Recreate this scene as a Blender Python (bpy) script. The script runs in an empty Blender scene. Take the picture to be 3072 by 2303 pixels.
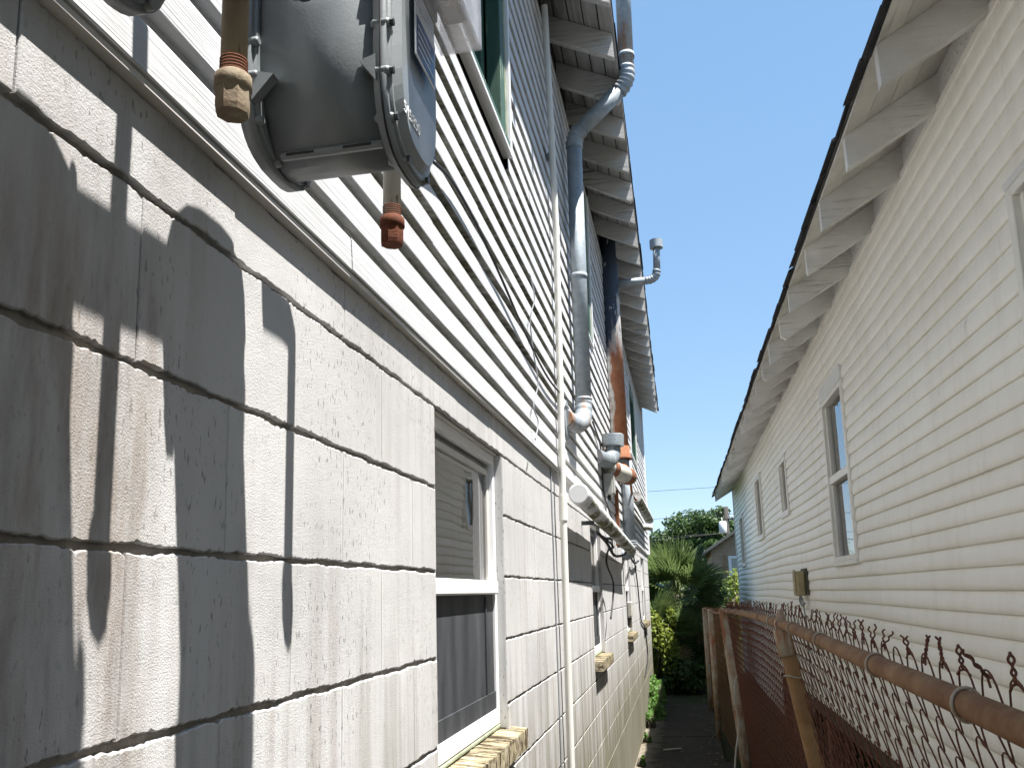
import bpy, bmesh, math, random
from mathutils import Vector, Matrix
random.seed(7)
SC = bpy.context.scene
COL = SC.collection

# ------------------------------------------------------------------ camera
H = 1.70                                     # eye height above the alley slab
AX = Vector((0.98005451, -0.05972654, -0.18954126))   # world X in (right, down, forward) camera axes
AY = Vector((0.19684594, 0.16077648, 0.96716214))
AZ = Vector((-0.02729147, -0.98518205, 0.16932664))
cam = bpy.data.cameras.new('camera'); camo = bpy.data.objects.new('camera', cam); COL.objects.link(camo)
cam.sensor_fit = 'HORIZONTAL'; cam.sensor_width = 36.0
cam.lens = 36.0 * 850.0 / 1024.0
cam.shift_x = 0.0; cam.shift_y = 64.5 / 1024.0
cam.clip_start = 0.02; cam.clip_end = 600
right = Vector((AX[0], AY[0], AZ[0])); up = -Vector((AX[1], AY[1], AZ[1])); fwd = Vector((AX[2], AY[2], AZ[2]))
m = Matrix((right, up, -fwd)).transposed().to_4x4(); m.translation = (0, 0, H)
camo.matrix_world = m
SC.camera = camo

# ------------------------------------------------------------------ light
SUN = Vector((0.345, -0.115, 1.0)).normalized()      # towards the sun
w = bpy.data.worlds.new('World'); SC.world = w; w.use_nodes = True
nt = w.node_tree; bg = nt.nodes['Background']
sky = nt.nodes.new('ShaderNodeTexSky'); sky.sky_type = 'NISHITA'; sky.sun_disc = False
sky.sun_elevation = math.asin(SUN.z); sky.sun_rotation = math.atan2(SUN.x, SUN.y)
sky.air_density = 1.0; sky.dust_density = 0.4; sky.ozone_density = 1.6; sky.altitude = 3000
gm_ = nt.nodes.new('ShaderNodeGamma'); hs_ = nt.nodes.new('ShaderNodeHueSaturation')   # sky colours graded: flatter from zenith to horizon, more saturated, brighter
gm_.inputs[1].default_value = .34; hs_.inputs['Saturation'].default_value = 2.0; hs_.inputs['Value'].default_value = 1.9
nt.links.new(sky.outputs[0], gm_.inputs[0]); nt.links.new(gm_.outputs[0], hs_.inputs['Color']); nt.links.new(hs_.outputs[0], bg.inputs[0]); bg.inputs[1].default_value = 0.104
sl = bpy.data.lights.new('sun', 'SUN'); sl.energy = 5.0; sl.angle = math.radians(0.53); sl.color = (1.0, 0.962, 0.908)
so = bpy.data.objects.new('sun', sl); COL.objects.link(so); so.location = (3, -1, 12)
so.rotation_euler = SUN.to_track_quat('Z', 'Y').to_euler()
SC.view_settings.view_transform = 'Standard'; SC.view_settings.look = 'None'
SC.view_settings.exposure = 1.66; SC.view_settings.gamma = 1.0
SC.view_settings.use_curve_mapping = False
SC.render.engine = 'CYCLES'
SC.cycles.use_denoising = True
SC.cycles.max_bounces = 7; SC.cycles.diffuse_bounces = 4; SC.cycles.glossy_bounces = 3; SC.cycles.transparent_max_bounces = 12
SC.cycles.caustics_reflective = False; SC.cycles.caustics_refractive = False

# ------------------------------------------------------------------ material kit
class NT:
    def __init__(s, name):
        s.m = bpy.data.materials.new(name); s.m.use_nodes = True
        s.t = s.m.node_tree; s.b = s.t.nodes['Principled BSDF']; s.pos = None
    def n(s, ty, **kw):
        x = s.t.nodes.new(ty)
        for k, v in kw.items(): setattr(x, k, v)
        return x
    def L(s, a, b): s.t.links.new(a, b)
    def P(s, kind='world'):
        if kind == 'world': return s.n('ShaderNodeNewGeometry').outputs['Position']
        return s.n('ShaderNodeTexCoord').outputs['Object']
    def map(s, scale=(1, 1, 1), kind='world', loc=(0, 0, 0), rot=(0, 0, 0)):
        mp = s.n('ShaderNodeMapping'); s.L(s.P(kind), mp.inputs[0])
        mp.inputs['Location'].default_value = loc; mp.inputs['Scale'].default_value = scale; mp.inputs['Rotation'].default_value = rot
        return mp.outputs[0]
    def noise(s, vec, scale=5, detail=4, rough=.55, dist=0):
        x = s.n('ShaderNodeTexNoise'); s.L(vec, x.inputs['Vector'])
        x.inputs['Scale'].default_value = scale; x.inputs['Detail'].default_value = detail
        x.inputs['Roughness'].default_value = rough; x.inputs['Distortion'].default_value = dist
        return x.outputs['Fac']
    def ramp(s, fac, a, b, c0=0.0, c1=1.0):
        x = s.n('ShaderNodeMapRange'); x.clamp = True; s.L(fac, x.inputs[0])
        x.inputs[1].default_value = a; x.inputs[2].default_value = b
        x.inputs[3].default_value = c0; x.inputs[4].default_value = c1
        return x.outputs[0]
    def math(s, op, a, b=None):
        x = s.n('ShaderNodeMath', operation=op)
        for i, v in enumerate((a, b)):
            if v is None: continue
            if isinstance(v, (int, float)): x.inputs[i].default_value = v
            else: s.L(v, x.inputs[i])
        return x.outputs[0]
    def mix(s, fac, a, b):
        x = s.n('ShaderNodeMix', data_type='RGBA')
        if isinstance(fac, (int, float)): x.inputs[0].default_value = fac
        else: s.L(fac, x.inputs[0])
        for i, v in ((6, a), (7, b)):
            if isinstance(v, tuple): x.inputs[i].default_value = (*v, 1)
            else: s.L(v, x.inputs[i])
        return x.outputs[2]
    def axis(s, i, kind='world'):
        x = s.n('ShaderNodeSeparateXYZ'); s.L(s.P(kind), x.inputs[0]); return x.outputs[i]
    def bump(s, h, strength=.3, dist=.01, prev=None):
        x = s.n('ShaderNodeBump'); s.L(h, x.inputs['Height'])
        x.inputs['Strength'].default_value = strength; x.inputs['Distance'].default_value = dist
        if prev is not None: s.L(prev, x.inputs['Normal'])
        return x.outputs[0]
    def out(s, col, rough=.6, metal=0.0, normal=None, spec=.4, sub=None):
        if isinstance(col, tuple): s.b.inputs['Base Color'].default_value = (*col, 1)
        else: s.L(col, s.b.inputs['Base Color'])
        for k, v in (('Roughness', rough), ('Metallic', metal), ('Specular IOR Level', spec)):
            if isinstance(v, (int, float)): s.b.inputs[k].default_value = v
            else: s.L(v, s.b.inputs[k])
        if normal is not None: s.L(normal, s.b.inputs['Normal'])
        return s.m

MAT = {}
def simple(name, col, rough=.6, metal=0, var=.25, scale=8, kind='world', bump=.15, bscale=60, bdist=.003, col2=None, spec=.4):
    t = NT(name)
    f = t.ramp(t.noise(t.map(kind=kind), scale, 5), .3, .7)
    c2 = col2 if col2 else tuple(x * (1 - var) for x in col)
    c = t.mix(f, col, c2)
    nb = t.bump(t.noise(t.map(kind=kind), bscale, 4), bump, bdist)
    MAT[name] = t.out(c, rough, metal, nb, spec); return MAT[name]

def m_block():
    t = NT('painted_block')
    v = t.map()
    c = t.mix(t.ramp(t.noise(v, 2.2, 3), .35, .65), (.535, .530, .525), (.455, .452, .452))
    st = t.ramp(t.noise(t.map((1, 26, .9)), 1.0, 4, .6), .46, .64)            # vertical rain streaks
    st = t.math('MULTIPLY', st, t.ramp(t.noise(v, 1.7, 3), .40, .62))
    c = t.mix(t.math('MULTIPLY', st, .6), c, (.33, .305, .28))
    pk = t.ramp(t.noise(t.map((1, 1, .35)), 150, 2, .5), .62, .68)             # black specks
    pk = t.math('MULTIPLY', pk, t.ramp(t.noise(v, 3.1, 3), .42, .56))
    c = t.mix(t.math('MULTIPLY', pk, .75), c, (.13, .125, .12))
    y = t.axis(1); z = t.axis(2)
    # brown blotch where water runs down beside the meters
    bl = t.math('ADD', y, t.ramp(t.noise(t.map((1, 5, 1.1)), 1.6, 5, .65), .2, .8, -.24, .24))
    bl = t.ramp(bl, .86, .70)
    bl2 = t.ramp(z, 2.25, 2.0)
    bl = t.math('MULTIPLY', t.math('MULTIPLY', bl, bl2), t.ramp(t.noise(t.map((1, 7, 1.3)), 5, 6, .7), .25, .6, .22, .78))
    c = t.mix(bl, c, t.mix(t.ramp(t.noise(t.map((1, 9, 1)), 3, 4), .4, .62), (.215, .19, .175), (.20, .148, .11)))
    # mildew and splash growth rising from the ground
    g = t.math('ADD', z, t.ramp(t.noise(t.map((1, 5, .35)), 2.2, 6, .65), .25, .75, -.50, .50))
    g1 = t.ramp(g, 1.50, .62)
    c = t.mix(t.math('MULTIPLY', g1, .92), c, t.mix(t.ramp(t.noise(t.map((1, 10, 1)), 2, 5), .4, .6), (.105, .09, .065), (.12, .115, .05)))
    rnd = t.n('ShaderNodeObjectInfo').outputs['Random']
    c = t.mix(t.ramp(rnd, 0, 1, 0, .16), c, (.36, .35, .335))
    b = t.bump(t.noise(v, 380, 4, .65), .45, .0030)
    b = t.bump(t.noise(t.map((1, 1, 3.0)), 75, 4, .6), .10, .003, b)
    b = t.bump(t.noise(v, 14, 3, .5), .16, .010, b)
    return t.out(c, .82, 0, b, .25)
MAT['block'] = m_block()
simple('mortar', (.27, .25, .22), .9, var=.45, scale=14, bump=.6, bscale=90, bdist=.006)

def m_vinyl(name, mildew):
    t = NT(name)
    v = t.map()
    c = t.mix(t.ramp(t.noise(v, 3, 3), .35, .7), (.57, .575, .585), (.515, .52, .53))
    grain = t.noise(t.map((1, 3.2, 150)), 1.0, 4, .6, .9)
    lines = t.ramp(grain, .60, .66)
    c = t.mix(t.math('MULTIPLY', lines, .30), c, (.36, .36, .365))
    z = t.axis(2); y = t.axis(1)
    if mildew:
        k = t.ramp(t.noise(t.map((1, 3.5, 14)), 1.3, 6, .7), .36, .52)
        band = t.math('MULTIPLY', t.ramp(z, 2.44, 2.66), t.ramp(z, 3.75, 3.25))
        far = t.ramp(y, 1.0, 1.6, .0, 1.0)
        k = t.math('MULTIPLY', k, t.math('MULTIPLY', t.ramp(band, 0, 1, .28, 1), far))
        k2 = t.ramp(t.noise(t.map((1, 16, 70)), 1.5, 5, .7), .38, .58)
        c = t.mix(t.math('MULTIPLY', k, .8), c, (.26, .245, .17))
        c = t.mix(t.math('MULTIPLY', t.math('MULTIPLY', k, k2), .94), c, (.055, .052, .028))
    d = t.ramp(t.noise(t.map((1, 9, 2)), 1.2, 5, .6), .52, .75)
    c = t.mix(t.math('MULTIPLY', d, .22), c, (.42, .40, .33))
    c = t.mix(t.ramp(t.n('ShaderNodeObjectInfo').outputs['Random'], 0, 1, 0, .16), c, (.40, .40, .39))
    b = t.bump(grain, .45, .004)
    return t.out(c, .55, 0, b, .35)
MAT['vinyl'] = m_vinyl('white_vinyl', False)
MAT['vinyl_mildew'] = m_vinyl('mildewed_vinyl', True)

def m_cream():
    t = NT('cream_vinyl')
    v = t.map()
    c = t.mix(t.ramp(t.noise(v, 1.1, 4), .35, .68), (.90, .885, .83), (.86, .84, .775))
    d = t.ramp(t.noise(t.map((5, 7, .5)), 1.0, 5, .6), .50, .72)
    c = t.mix(t.math('MULTIPLY', d, .20), c, (.56, .51, .40))
    f = t.ramp(t.noise(v, 60, 3), .70, .74)
    c = t.mix(t.math('MULTIPLY', f, .10), c, (.30, .27, .20))
    c = t.mix(t.ramp(t.n('ShaderNodeObjectInfo').outputs['Random'], 0, 1, 0, .16), c, (.62, .57, .47))
    gr = t.ramp(t.noise(t.map((3, 16, 2)), 1.1, 6, .7), .54, .70)
    c = t.mix(t.math('MULTIPLY', gr, .16), c, (.42, .38, .29))
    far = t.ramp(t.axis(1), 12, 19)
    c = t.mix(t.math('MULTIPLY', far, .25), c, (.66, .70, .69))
    b = t.bump(t.noise(v, 70, 4, .6), .14, .003)
    b = t.bump(t.noise(t.map((1, .9, 3)), 2.0, 2), .30, .02, b)
    return t.out(c, .5, 0, b, .35)
MAT['cream'] = m_cream()

def m_oldwood(name, base, dark, amt, sc=(8, 1.3, 40)):
    t = NT(name)
    c = t.mix(t.ramp(t.noise(t.map(), 3, 3), .3, .7), base, tuple(x * .82 for x in base))
    p = t.noise(t.map(sc), 1.6, 7, .72)
    q = t.noise(t.map(), 2.3, 4, .6)
    k = t.math('MULTIPLY', t.ramp(p, .55 - .1 * amt, .66 - .05 * amt), t.ramp(q, .52 - .18 * amt, .66))
    c = t.mix(t.math('MULTIPLY', k, .95), c, dark)
    c = t.mix(t.ramp(t.n('ShaderNodeObjectInfo').outputs['Random'], 0, 1, 0, .30), c, (.38, .36, .33))
    g = t.ramp(t.noise(t.map(), 5, 5), .45, .75)
    c = t.mix(t.math('MULTIPLY', g, .35), c, (.36, .34, .30))
    b = t.bump(p, .5, .004)
    return t.out(c, .72, 0, b, .25)
MAT['rafter_l'] = m_oldwood('peeling_rafter_paint', (.72, .71, .69), (.08, .07, .06), .6, (1.5, 30, 40))
MAT['deck_l'] = m_oldwood('peeling_deck_paint', (.55, .54, .52), (.04, .035, .03), 1.0, (28, .9, 20))
MAT['rafter_r'] = m_oldwood('grey_white_rafter_paint', (.86, .855, .83), (.20, .18, .15), .25, (1.5, 30, 40))
MAT['deck_r'] = m_oldwood('soffit_board_paint', (.80, .78, .72), (.17, .14, .10), .2, (28, .9, 20))
simple('shingle', (.035, .035, .04), .95, var=.5, scale=40, bump=.8, bscale=160, bdist=.004)

def m_green():
    t = NT('green_casing_paint')
    c = t.mix(t.ramp(t.noise(t.map((6, 6, 1)), 2.5, 5), .35, .7), (.035, .085, .062), (.055, .115, .085))
    k = t.ramp(t.noise(t.map((30, 30, 2)), 1.5, 6, .7), .60, .66)
    c = t.mix(t.math('MULTIPLY', k, .85), c, (.48, .50, .36))
    return t.out(c, .6, 0, t.bump(t.noise(t.map((40, 40, 3)), 2, 5), .4, .003), .3)
MAT['green'] = m_green()
simple('pale_green', (.33, .37, .25), .65, var=.5, scale=22, bump=.4, bscale=60)

def m_galv(name, rustamt=.3, dk=1.0):
    t = NT(name)
    v = t.map()
    c = t.mix(t.ramp(t.noise(v, 28, 5, .7), .35, .65), tuple(q * dk for q in (.33, .375, .41)), tuple(q * dk for q in (.235, .275, .31)))
    c = t.mix(t.ramp(t.noise(t.map((14, 14, 1.2)), 1.5, 4), .45, .7, 0, .5), c, (.40, .40, .365))
    k = t.ramp(t.noise(t.map((9, 9, 1.6)), 1.3, 6, .7), .66 - .16 * rustamt, .75 - .14 * rustamt)
    c = t.mix(t.math('MULTIPLY', k, .85), c, (.34, .15, .06))
    return t.out(c, .58, .20, t.bump(t.noise(v, 120, 4), .2, .002), .4)
MAT['galv'] = m_galv('galvanised_steel', .12)
MAT['galv_dark'] = m_galv('dull_galvanised_steel', .15, .62)
MAT['galv_rust'] = m_galv('galvanised_steel_rusting', .85)

def m_flue():
    t = NT('flue_peeling_paint')
    z = t.axis(2)
    n = t.noise(t.map((9, 9, 2)), 1.3, 6, .7)
    zz = t.math('ADD', z, t.ramp(n, .25, .75, -.35, .35))
    rust = t.mix(t.ramp(t.noise(t.map(), 16, 5, .7), .35, .68), (.27, .095, .05), (.36, .165, .085))
    white = (.62, .62, .60)
    y = t.axis(1); x = t.axis(0)
    k = t.ramp(zz, 4.15, 3.80)
    e = t.math('ADD', t.math('MULTIPLY', y, 6.0), t.ramp(n, .2, .8, -1.2, 1.2))
    c = t.mix(k, white, rust)
    side = t.ramp(t.math('ADD', x, t.ramp(n, .2, .8, -.05, .05)), -.545, -.525)
    c = t.mix(side, white, c)
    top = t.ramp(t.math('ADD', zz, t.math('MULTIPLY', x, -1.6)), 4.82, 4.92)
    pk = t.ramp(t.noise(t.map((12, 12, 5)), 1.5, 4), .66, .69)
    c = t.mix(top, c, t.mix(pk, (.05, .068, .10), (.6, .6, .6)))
    return t.out(c, .6, 0, t.bump(n, .3, .004), .3)
MAT['flue'] = m_flue()

def m_rust(name, a=(.20, .075, .035), b=(.36, .19, .09), scale=26, kind='world'):
    t = NT(name)
    v = t.map(kind=kind)
    c = t.mix(t.ramp(t.noise(v, scale, 6, .7), .33, .68), a, b)
    c = t.mix(t.ramp(t.noise(v, scale * .3, 4), .55, .75, 0, .6), c, (.115, .06, .04))
    return t.out(c, .85, .0, t.bump(t.noise(v, scale * 5, 4), .4, .002), .2)
MAT['rust'] = m_rust('rust', (.16, .06, .03), (.27, .125, .065))
MAT['rust_dark'] = m_rust('dark_rust_wire', (.085, .036, .026), (.15, .062, .040), 60)
MAT['rust_rail'] = m_rust('rail_rust', (.14, .066, .034), (.27, .17, .095), 10)
MAT['rust_post'] = m_rust('yellowish_rust', (.20, .105, .045), (.27, .17, .085), 9)
def m_postgrey():
    t = NT('old_grey_pipe')
    c = t.mix(t.ramp(t.noise(t.map(), 9, 5, .65), .38, .66), (.42, .39, .33), (.30, .19, .11))
    c = t.mix(t.ramp(t.noise(t.map((12, 12, 2)), 2, 5), .52, .66), c, (.27, .11, .06))
    return t.out(c, .8, 0, t.bump(t.noise(t.map(), 80, 4), .4, .002), .2)
MAT['post_grey'] = m_postgrey()
def m_pipepaint(name, base, rust_k):
    t = NT(name)
    c = t.mix(t.ramp(t.noise(t.map((30, 30, 4)), 1.6, 5), .4, .7), base, tuple(x * .72 for x in base))
    k = t.ramp(t.noise(t.map((60, 60, 14)), 1.4, 6, .7), .60 - rust_k, .64 - rust_k)
    c = t.mix(t.math('MULTIPLY', k, .8), c, (.16, .12, .09))
    return t.out(c, .6, 0, t.bump(t.noise(t.map(), 160, 4), .3, .0015), .3)
MAT['pipe_tan'] = m_pipepaint('tan_pipe_paint', (.36, .31, .22), -.02)
MAT['pipe_white'] = m_pipepaint('flaking_white_pipe_paint', (.58, .56, .50), .05)
MAT['rust_cap'] = m_rust('rusted_cap', (.085, .028, .015), (.15, .05, .025), 60)
MAT['cap_tan'] = m_rust('tan_cap', (.27, .23, .165), (.18, .135, .09), 50)
def m_meter():
    t = NT('meter_grey_paint')
    c = t.mix(t.ramp(t.noise(t.map(), 7, 4), .35, .65), (.165, .183, .193), (.195, .212, .222))
    d = t.ramp(t.noise(t.map(), 45, 5, .7), .64, .72)
    c = t.mix(t.math('MULTIPLY', d, .3), c, (.09, .09, .09))
    return t.out(c, .38, 0, t.bump(t.noise(t.map(), 260, 3), .22, .0008), .5)
MAT['meter'] = m_meter()
simple('black_rubber', (.012, .012, .013), .5, var=.3, bump=.1)
simple('bolt_steel', (.06, .065, .07), .4, metal=.6, var=.3)
simple('digit_white', (.72, .74, .74), .6, var=.1)
simple('plate_blue', (.035, .07, .19), .35, var=.1)
simple('plate_white', (.66, .68, .70), .35, var=.1)
simple('window_white', (.78, .78, .79), .4, var=.06, scale=4, bump=.05)
simple('window_grey', (.62, .60, .56), .45, var=.12, scale=5, bump=.05)
simple('window_cream', (.84, .82, .76), .45, var=.12, scale=5, bump=.05)
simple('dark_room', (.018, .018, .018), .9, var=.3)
simple('blind', (.84, .86, .83), .6, var=.12, scale=6, bump=.05)
simple('pvc', (.74, .72, .66), .42, var=.10, scale=6, bump=.06)
simple('cable_black', (.014, .014, .015), .55, var=.3)
simple('cable_grey', (.30, .32, .34), .55, var=.3)
simple('cable_white', (.45, .43, .38), .6, var=.2)
simple('box_grey', (.40, .40, .37), .55, var=.25, scale=14)
simple('box_tan', (.42, .35, .19), .55, var=.30, scale=12, bump=.2)
simple('meter_box_dark', (.10, .09, .07), .7, var=.3)
def m_moss():
    t = NT('mossy_white_pipe')
    n = t.ramp(t.noise(t.map((9, 3.2, 9)), 1.3, 5, .65), .40, .54)
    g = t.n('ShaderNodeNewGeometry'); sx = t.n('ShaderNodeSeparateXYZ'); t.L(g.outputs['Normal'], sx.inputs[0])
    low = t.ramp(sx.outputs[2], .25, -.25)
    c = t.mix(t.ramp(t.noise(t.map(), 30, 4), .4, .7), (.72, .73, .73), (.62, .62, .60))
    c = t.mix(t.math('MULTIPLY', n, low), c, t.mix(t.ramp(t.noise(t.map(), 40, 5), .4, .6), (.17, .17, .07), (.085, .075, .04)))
    return t.out(c, .55, 0, t.bump(t.noise(t.map(), 90, 4), .2, .002), .3)
MAT['moss_pipe'] = m_moss()
def m_sill():
    t = NT('weathered_yellow_sill')
    n = t.noise(t.map((9, 70, 22)), 1.2, 6, .7)
    c = t.mix(t.ramp(n, .43, .55), (.075, .052, .034), (.47, .41, .27))
    c = t.mix(t.ramp(t.noise(t.map(), 20, 4), .5, .7, 0, .5), c, (.60, .55, .42))
    return t.out(c, .85, 0, t.bump(n, .9, .008), .2)
MAT['sill'] = m_sill()
def m_glass(name, tint, k):
    t = NT(name); t.t.nodes.remove(t.b)
    tr = t.n('ShaderNodeBsdfTransparent'); tr.inputs[0].default_value = (*tint, 1)
    gl = t.n('ShaderNodeBsdfGlossy'); gl.inputs['Roughness'].default_value = .015; gl.inputs[0].default_value = (1, 1, 1, 1)
    nb = t.bump(t.noise(t.map((1, 2, 2)), 1.6, 2), .05, .02); t.L(nb, gl.inputs['Normal'])
    fr = t.n('ShaderNodeFresnel'); fr.inputs[0].default_value = 1.5
    mx = t.n('ShaderNodeMixShader')
    t.L(t.ramp(fr.outputs[0], 0, 1, k, 1), mx.inputs[0]); t.L(tr.outputs[0], mx.inputs[1]); t.L(gl.outputs[0], mx.inputs[2])
    t.L(mx.outputs[0], t.t.nodes['Material Output'].inputs[0]); return t.m
MAT['glass'] = m_glass('window_glass', (.95, .97, .96), .15)
def m_clear():
    t = NT('clear_plastic'); t.t.nodes.remove(t.b)
    tr = t.n('ShaderNodeBsdfTransparent'); tr.inputs[0].default_value = (.97, .97, .98, 1)
    pr = t.n('ShaderNodeBsdfPrincipled'); pr.inputs['Base Color'].default_value = (.72, .72, .73, 1); pr.inputs['Roughness'].default_value = .12
    mx = t.n('ShaderNodeMixShader')
    t.L(t.ramp(t.noise(t.map(), 18, 5, .7), .3, .75, .16, .42), mx.inputs[0]); t.L(tr.outputs[0], mx.inputs[1]); t.L(pr.outputs[0], mx.inputs[2])
    t.L(mx.outputs[0], t.t.nodes['Material Output'].inputs[0]); return t.m
MAT['clear'] = m_clear()
def m_screen():
    t = NT('insect_screen')
    c = t.mix(t.ramp(t.noise(t.map((1, 5, 1.2)), 1.6, 5, .6), .4, .7), (.030, .033, .037), (.075, .08, .088))
    return t.out(c, .65, 0, None, .3)
MAT['screen'] = m_screen()
def m_concrete():
    t = NT('alley_concrete')
    v = t.map()
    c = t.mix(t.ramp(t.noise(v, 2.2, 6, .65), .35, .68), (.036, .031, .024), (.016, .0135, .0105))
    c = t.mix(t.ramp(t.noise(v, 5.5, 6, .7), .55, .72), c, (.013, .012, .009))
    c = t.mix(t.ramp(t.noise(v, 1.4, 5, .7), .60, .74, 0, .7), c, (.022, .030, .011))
    edge = t.ramp(t.math('ADD', t.axis(0), t.ramp(t.noise(v, 6, 4), .3, .7, -.06, .06)), -.36, -.50)  # sunlit strip by the left wall, darker shade beyond, painted into the colour
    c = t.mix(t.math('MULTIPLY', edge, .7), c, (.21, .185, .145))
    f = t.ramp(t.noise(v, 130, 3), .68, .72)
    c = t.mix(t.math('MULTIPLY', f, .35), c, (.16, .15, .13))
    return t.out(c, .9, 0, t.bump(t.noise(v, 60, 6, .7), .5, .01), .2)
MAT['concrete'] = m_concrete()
def m_soil():
    t = NT('soil_and_weeds')
    v = t.map()
    c = t.mix(t.ramp(t.noise(v, 3, 6, .7), .4, .6), (.035, .028, .018), (.025, .036, .012))
    return t.out(c, .95, 0, t.bump(t.noise(v, 25, 6, .7), .8, .03), .1)
MAT['soil'] = m_soil()
def m_leaf(name, a, b, trans=.35, rough=.5):
    t = NT(name)
    oi = t.n('ShaderNodeObjectInfo')
    f = t.ramp(t.noise(t.map(), 9, 3), .3, .7)
    c = t.mix(f, a, b)
    t.out(c, rough, 0, None, .35)
    tl = t.n('ShaderNodeBsdfTranslucent'); t.L(c, tl.inputs[0])
    mx = t.n('ShaderNodeMixShader'); mx.inputs[0].default_value = trans
    t.L(t.b.outputs[0], mx.inputs[1]); t.L(tl.outputs[0], mx.inputs[2])
    t.L(mx.outputs[0], t.t.nodes['Material Output'].inputs[0]); return t.m
MAT['oak'] = m_leaf('oak_leaf', (.032, .068, .020), (.075, .125, .035))
MAT['palm'] = m_leaf('palm_leaf', (.065, .105, .035), (.165, .22, .075), .34, .4)
MAT['palm_dry'] = m_leaf('dry_palm_leaf', (.14, .11, .05), (.22, .19, .085), .3, .6)
MAT['vine'] = m_leaf('vine_leaf', (.10, .155, .025), (.24, .27, .04), .4)
MAT['weed'] = m_leaf('weed_leaf', (.06, .14, .025), (.13, .23, .05), .4)
simple('bark', (.10, .08, .06), .9, var=.4, scale=14, bump=.8, bscale=30, bdist=.02)
simple('brown_siding', (.38, .285, .20), .75, var=.25, scale=5)
simple('brown_trim', (.30, .20, .11), .7, var=.2)
simple('roof_grey', (.15, .15, .14), .9, var=.3, scale=14)
simple('pole_wood', (.055, .05, .045), .9, var=.3, scale=20)
simple('transformer_grey', (.62, .63, .63), .45, var=.08)
simple('wood_beam', (.10, .075, .05), .9, var=.4, scale=12)
simple('brick_red', (.24, .10, .07), .9, var=.35, scale=18)
simple('pale_trim', (.74, .745, .74), .5, var=.1)
simple('dark_void', (.03, .025, .02), .95, var=.3)

# ------------------------------------------------------------------ object kit
ROOTM = {}
def empty(name, label, cat, loc, group=None, rotz=0.0):
    o = bpy.data.objects.new(name, None); COL.objects.link(o); o.empty_display_size = .1
    o.location = loc; o.rotation_euler = (0, 0, rotz)
    o['label'] = label; o['category'] = cat
    if group: o['group'] = group
    ROOTM[o.name] = Matrix.Translation(loc) @ Matrix.Rotation(rotz, 4, 'Z')
    return o
def tag(o, label, cat, group=None):
    o['label'] = label; o['category'] = cat
    if group: o['group'] = group
    return o
def wmat(o):
    return ROOTM.get(o.name, Matrix())
def obj(name, me, parent=None, local=False, loc=None, kind=None):
    o = bpy.data.objects.new(name, me); COL.objects.link(o)
    if loc is not None: o.location = loc
    if parent is not None:
        o.parent = parent
        if not local:
            o.matrix_parent_inverse = wmat(parent).inverted()
            ROOTM[o.name] = Matrix.Translation(loc) if loc is not None else Matrix()
        else:
            ROOTM[o.name] = wmat(parent) @ (Matrix.Translation(loc) if loc is not None else Matrix())
    elif loc is not None: ROOTM[o.name] = Matrix.Translation(loc)
    if kind: o['kind'] = kind
    return o
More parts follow.
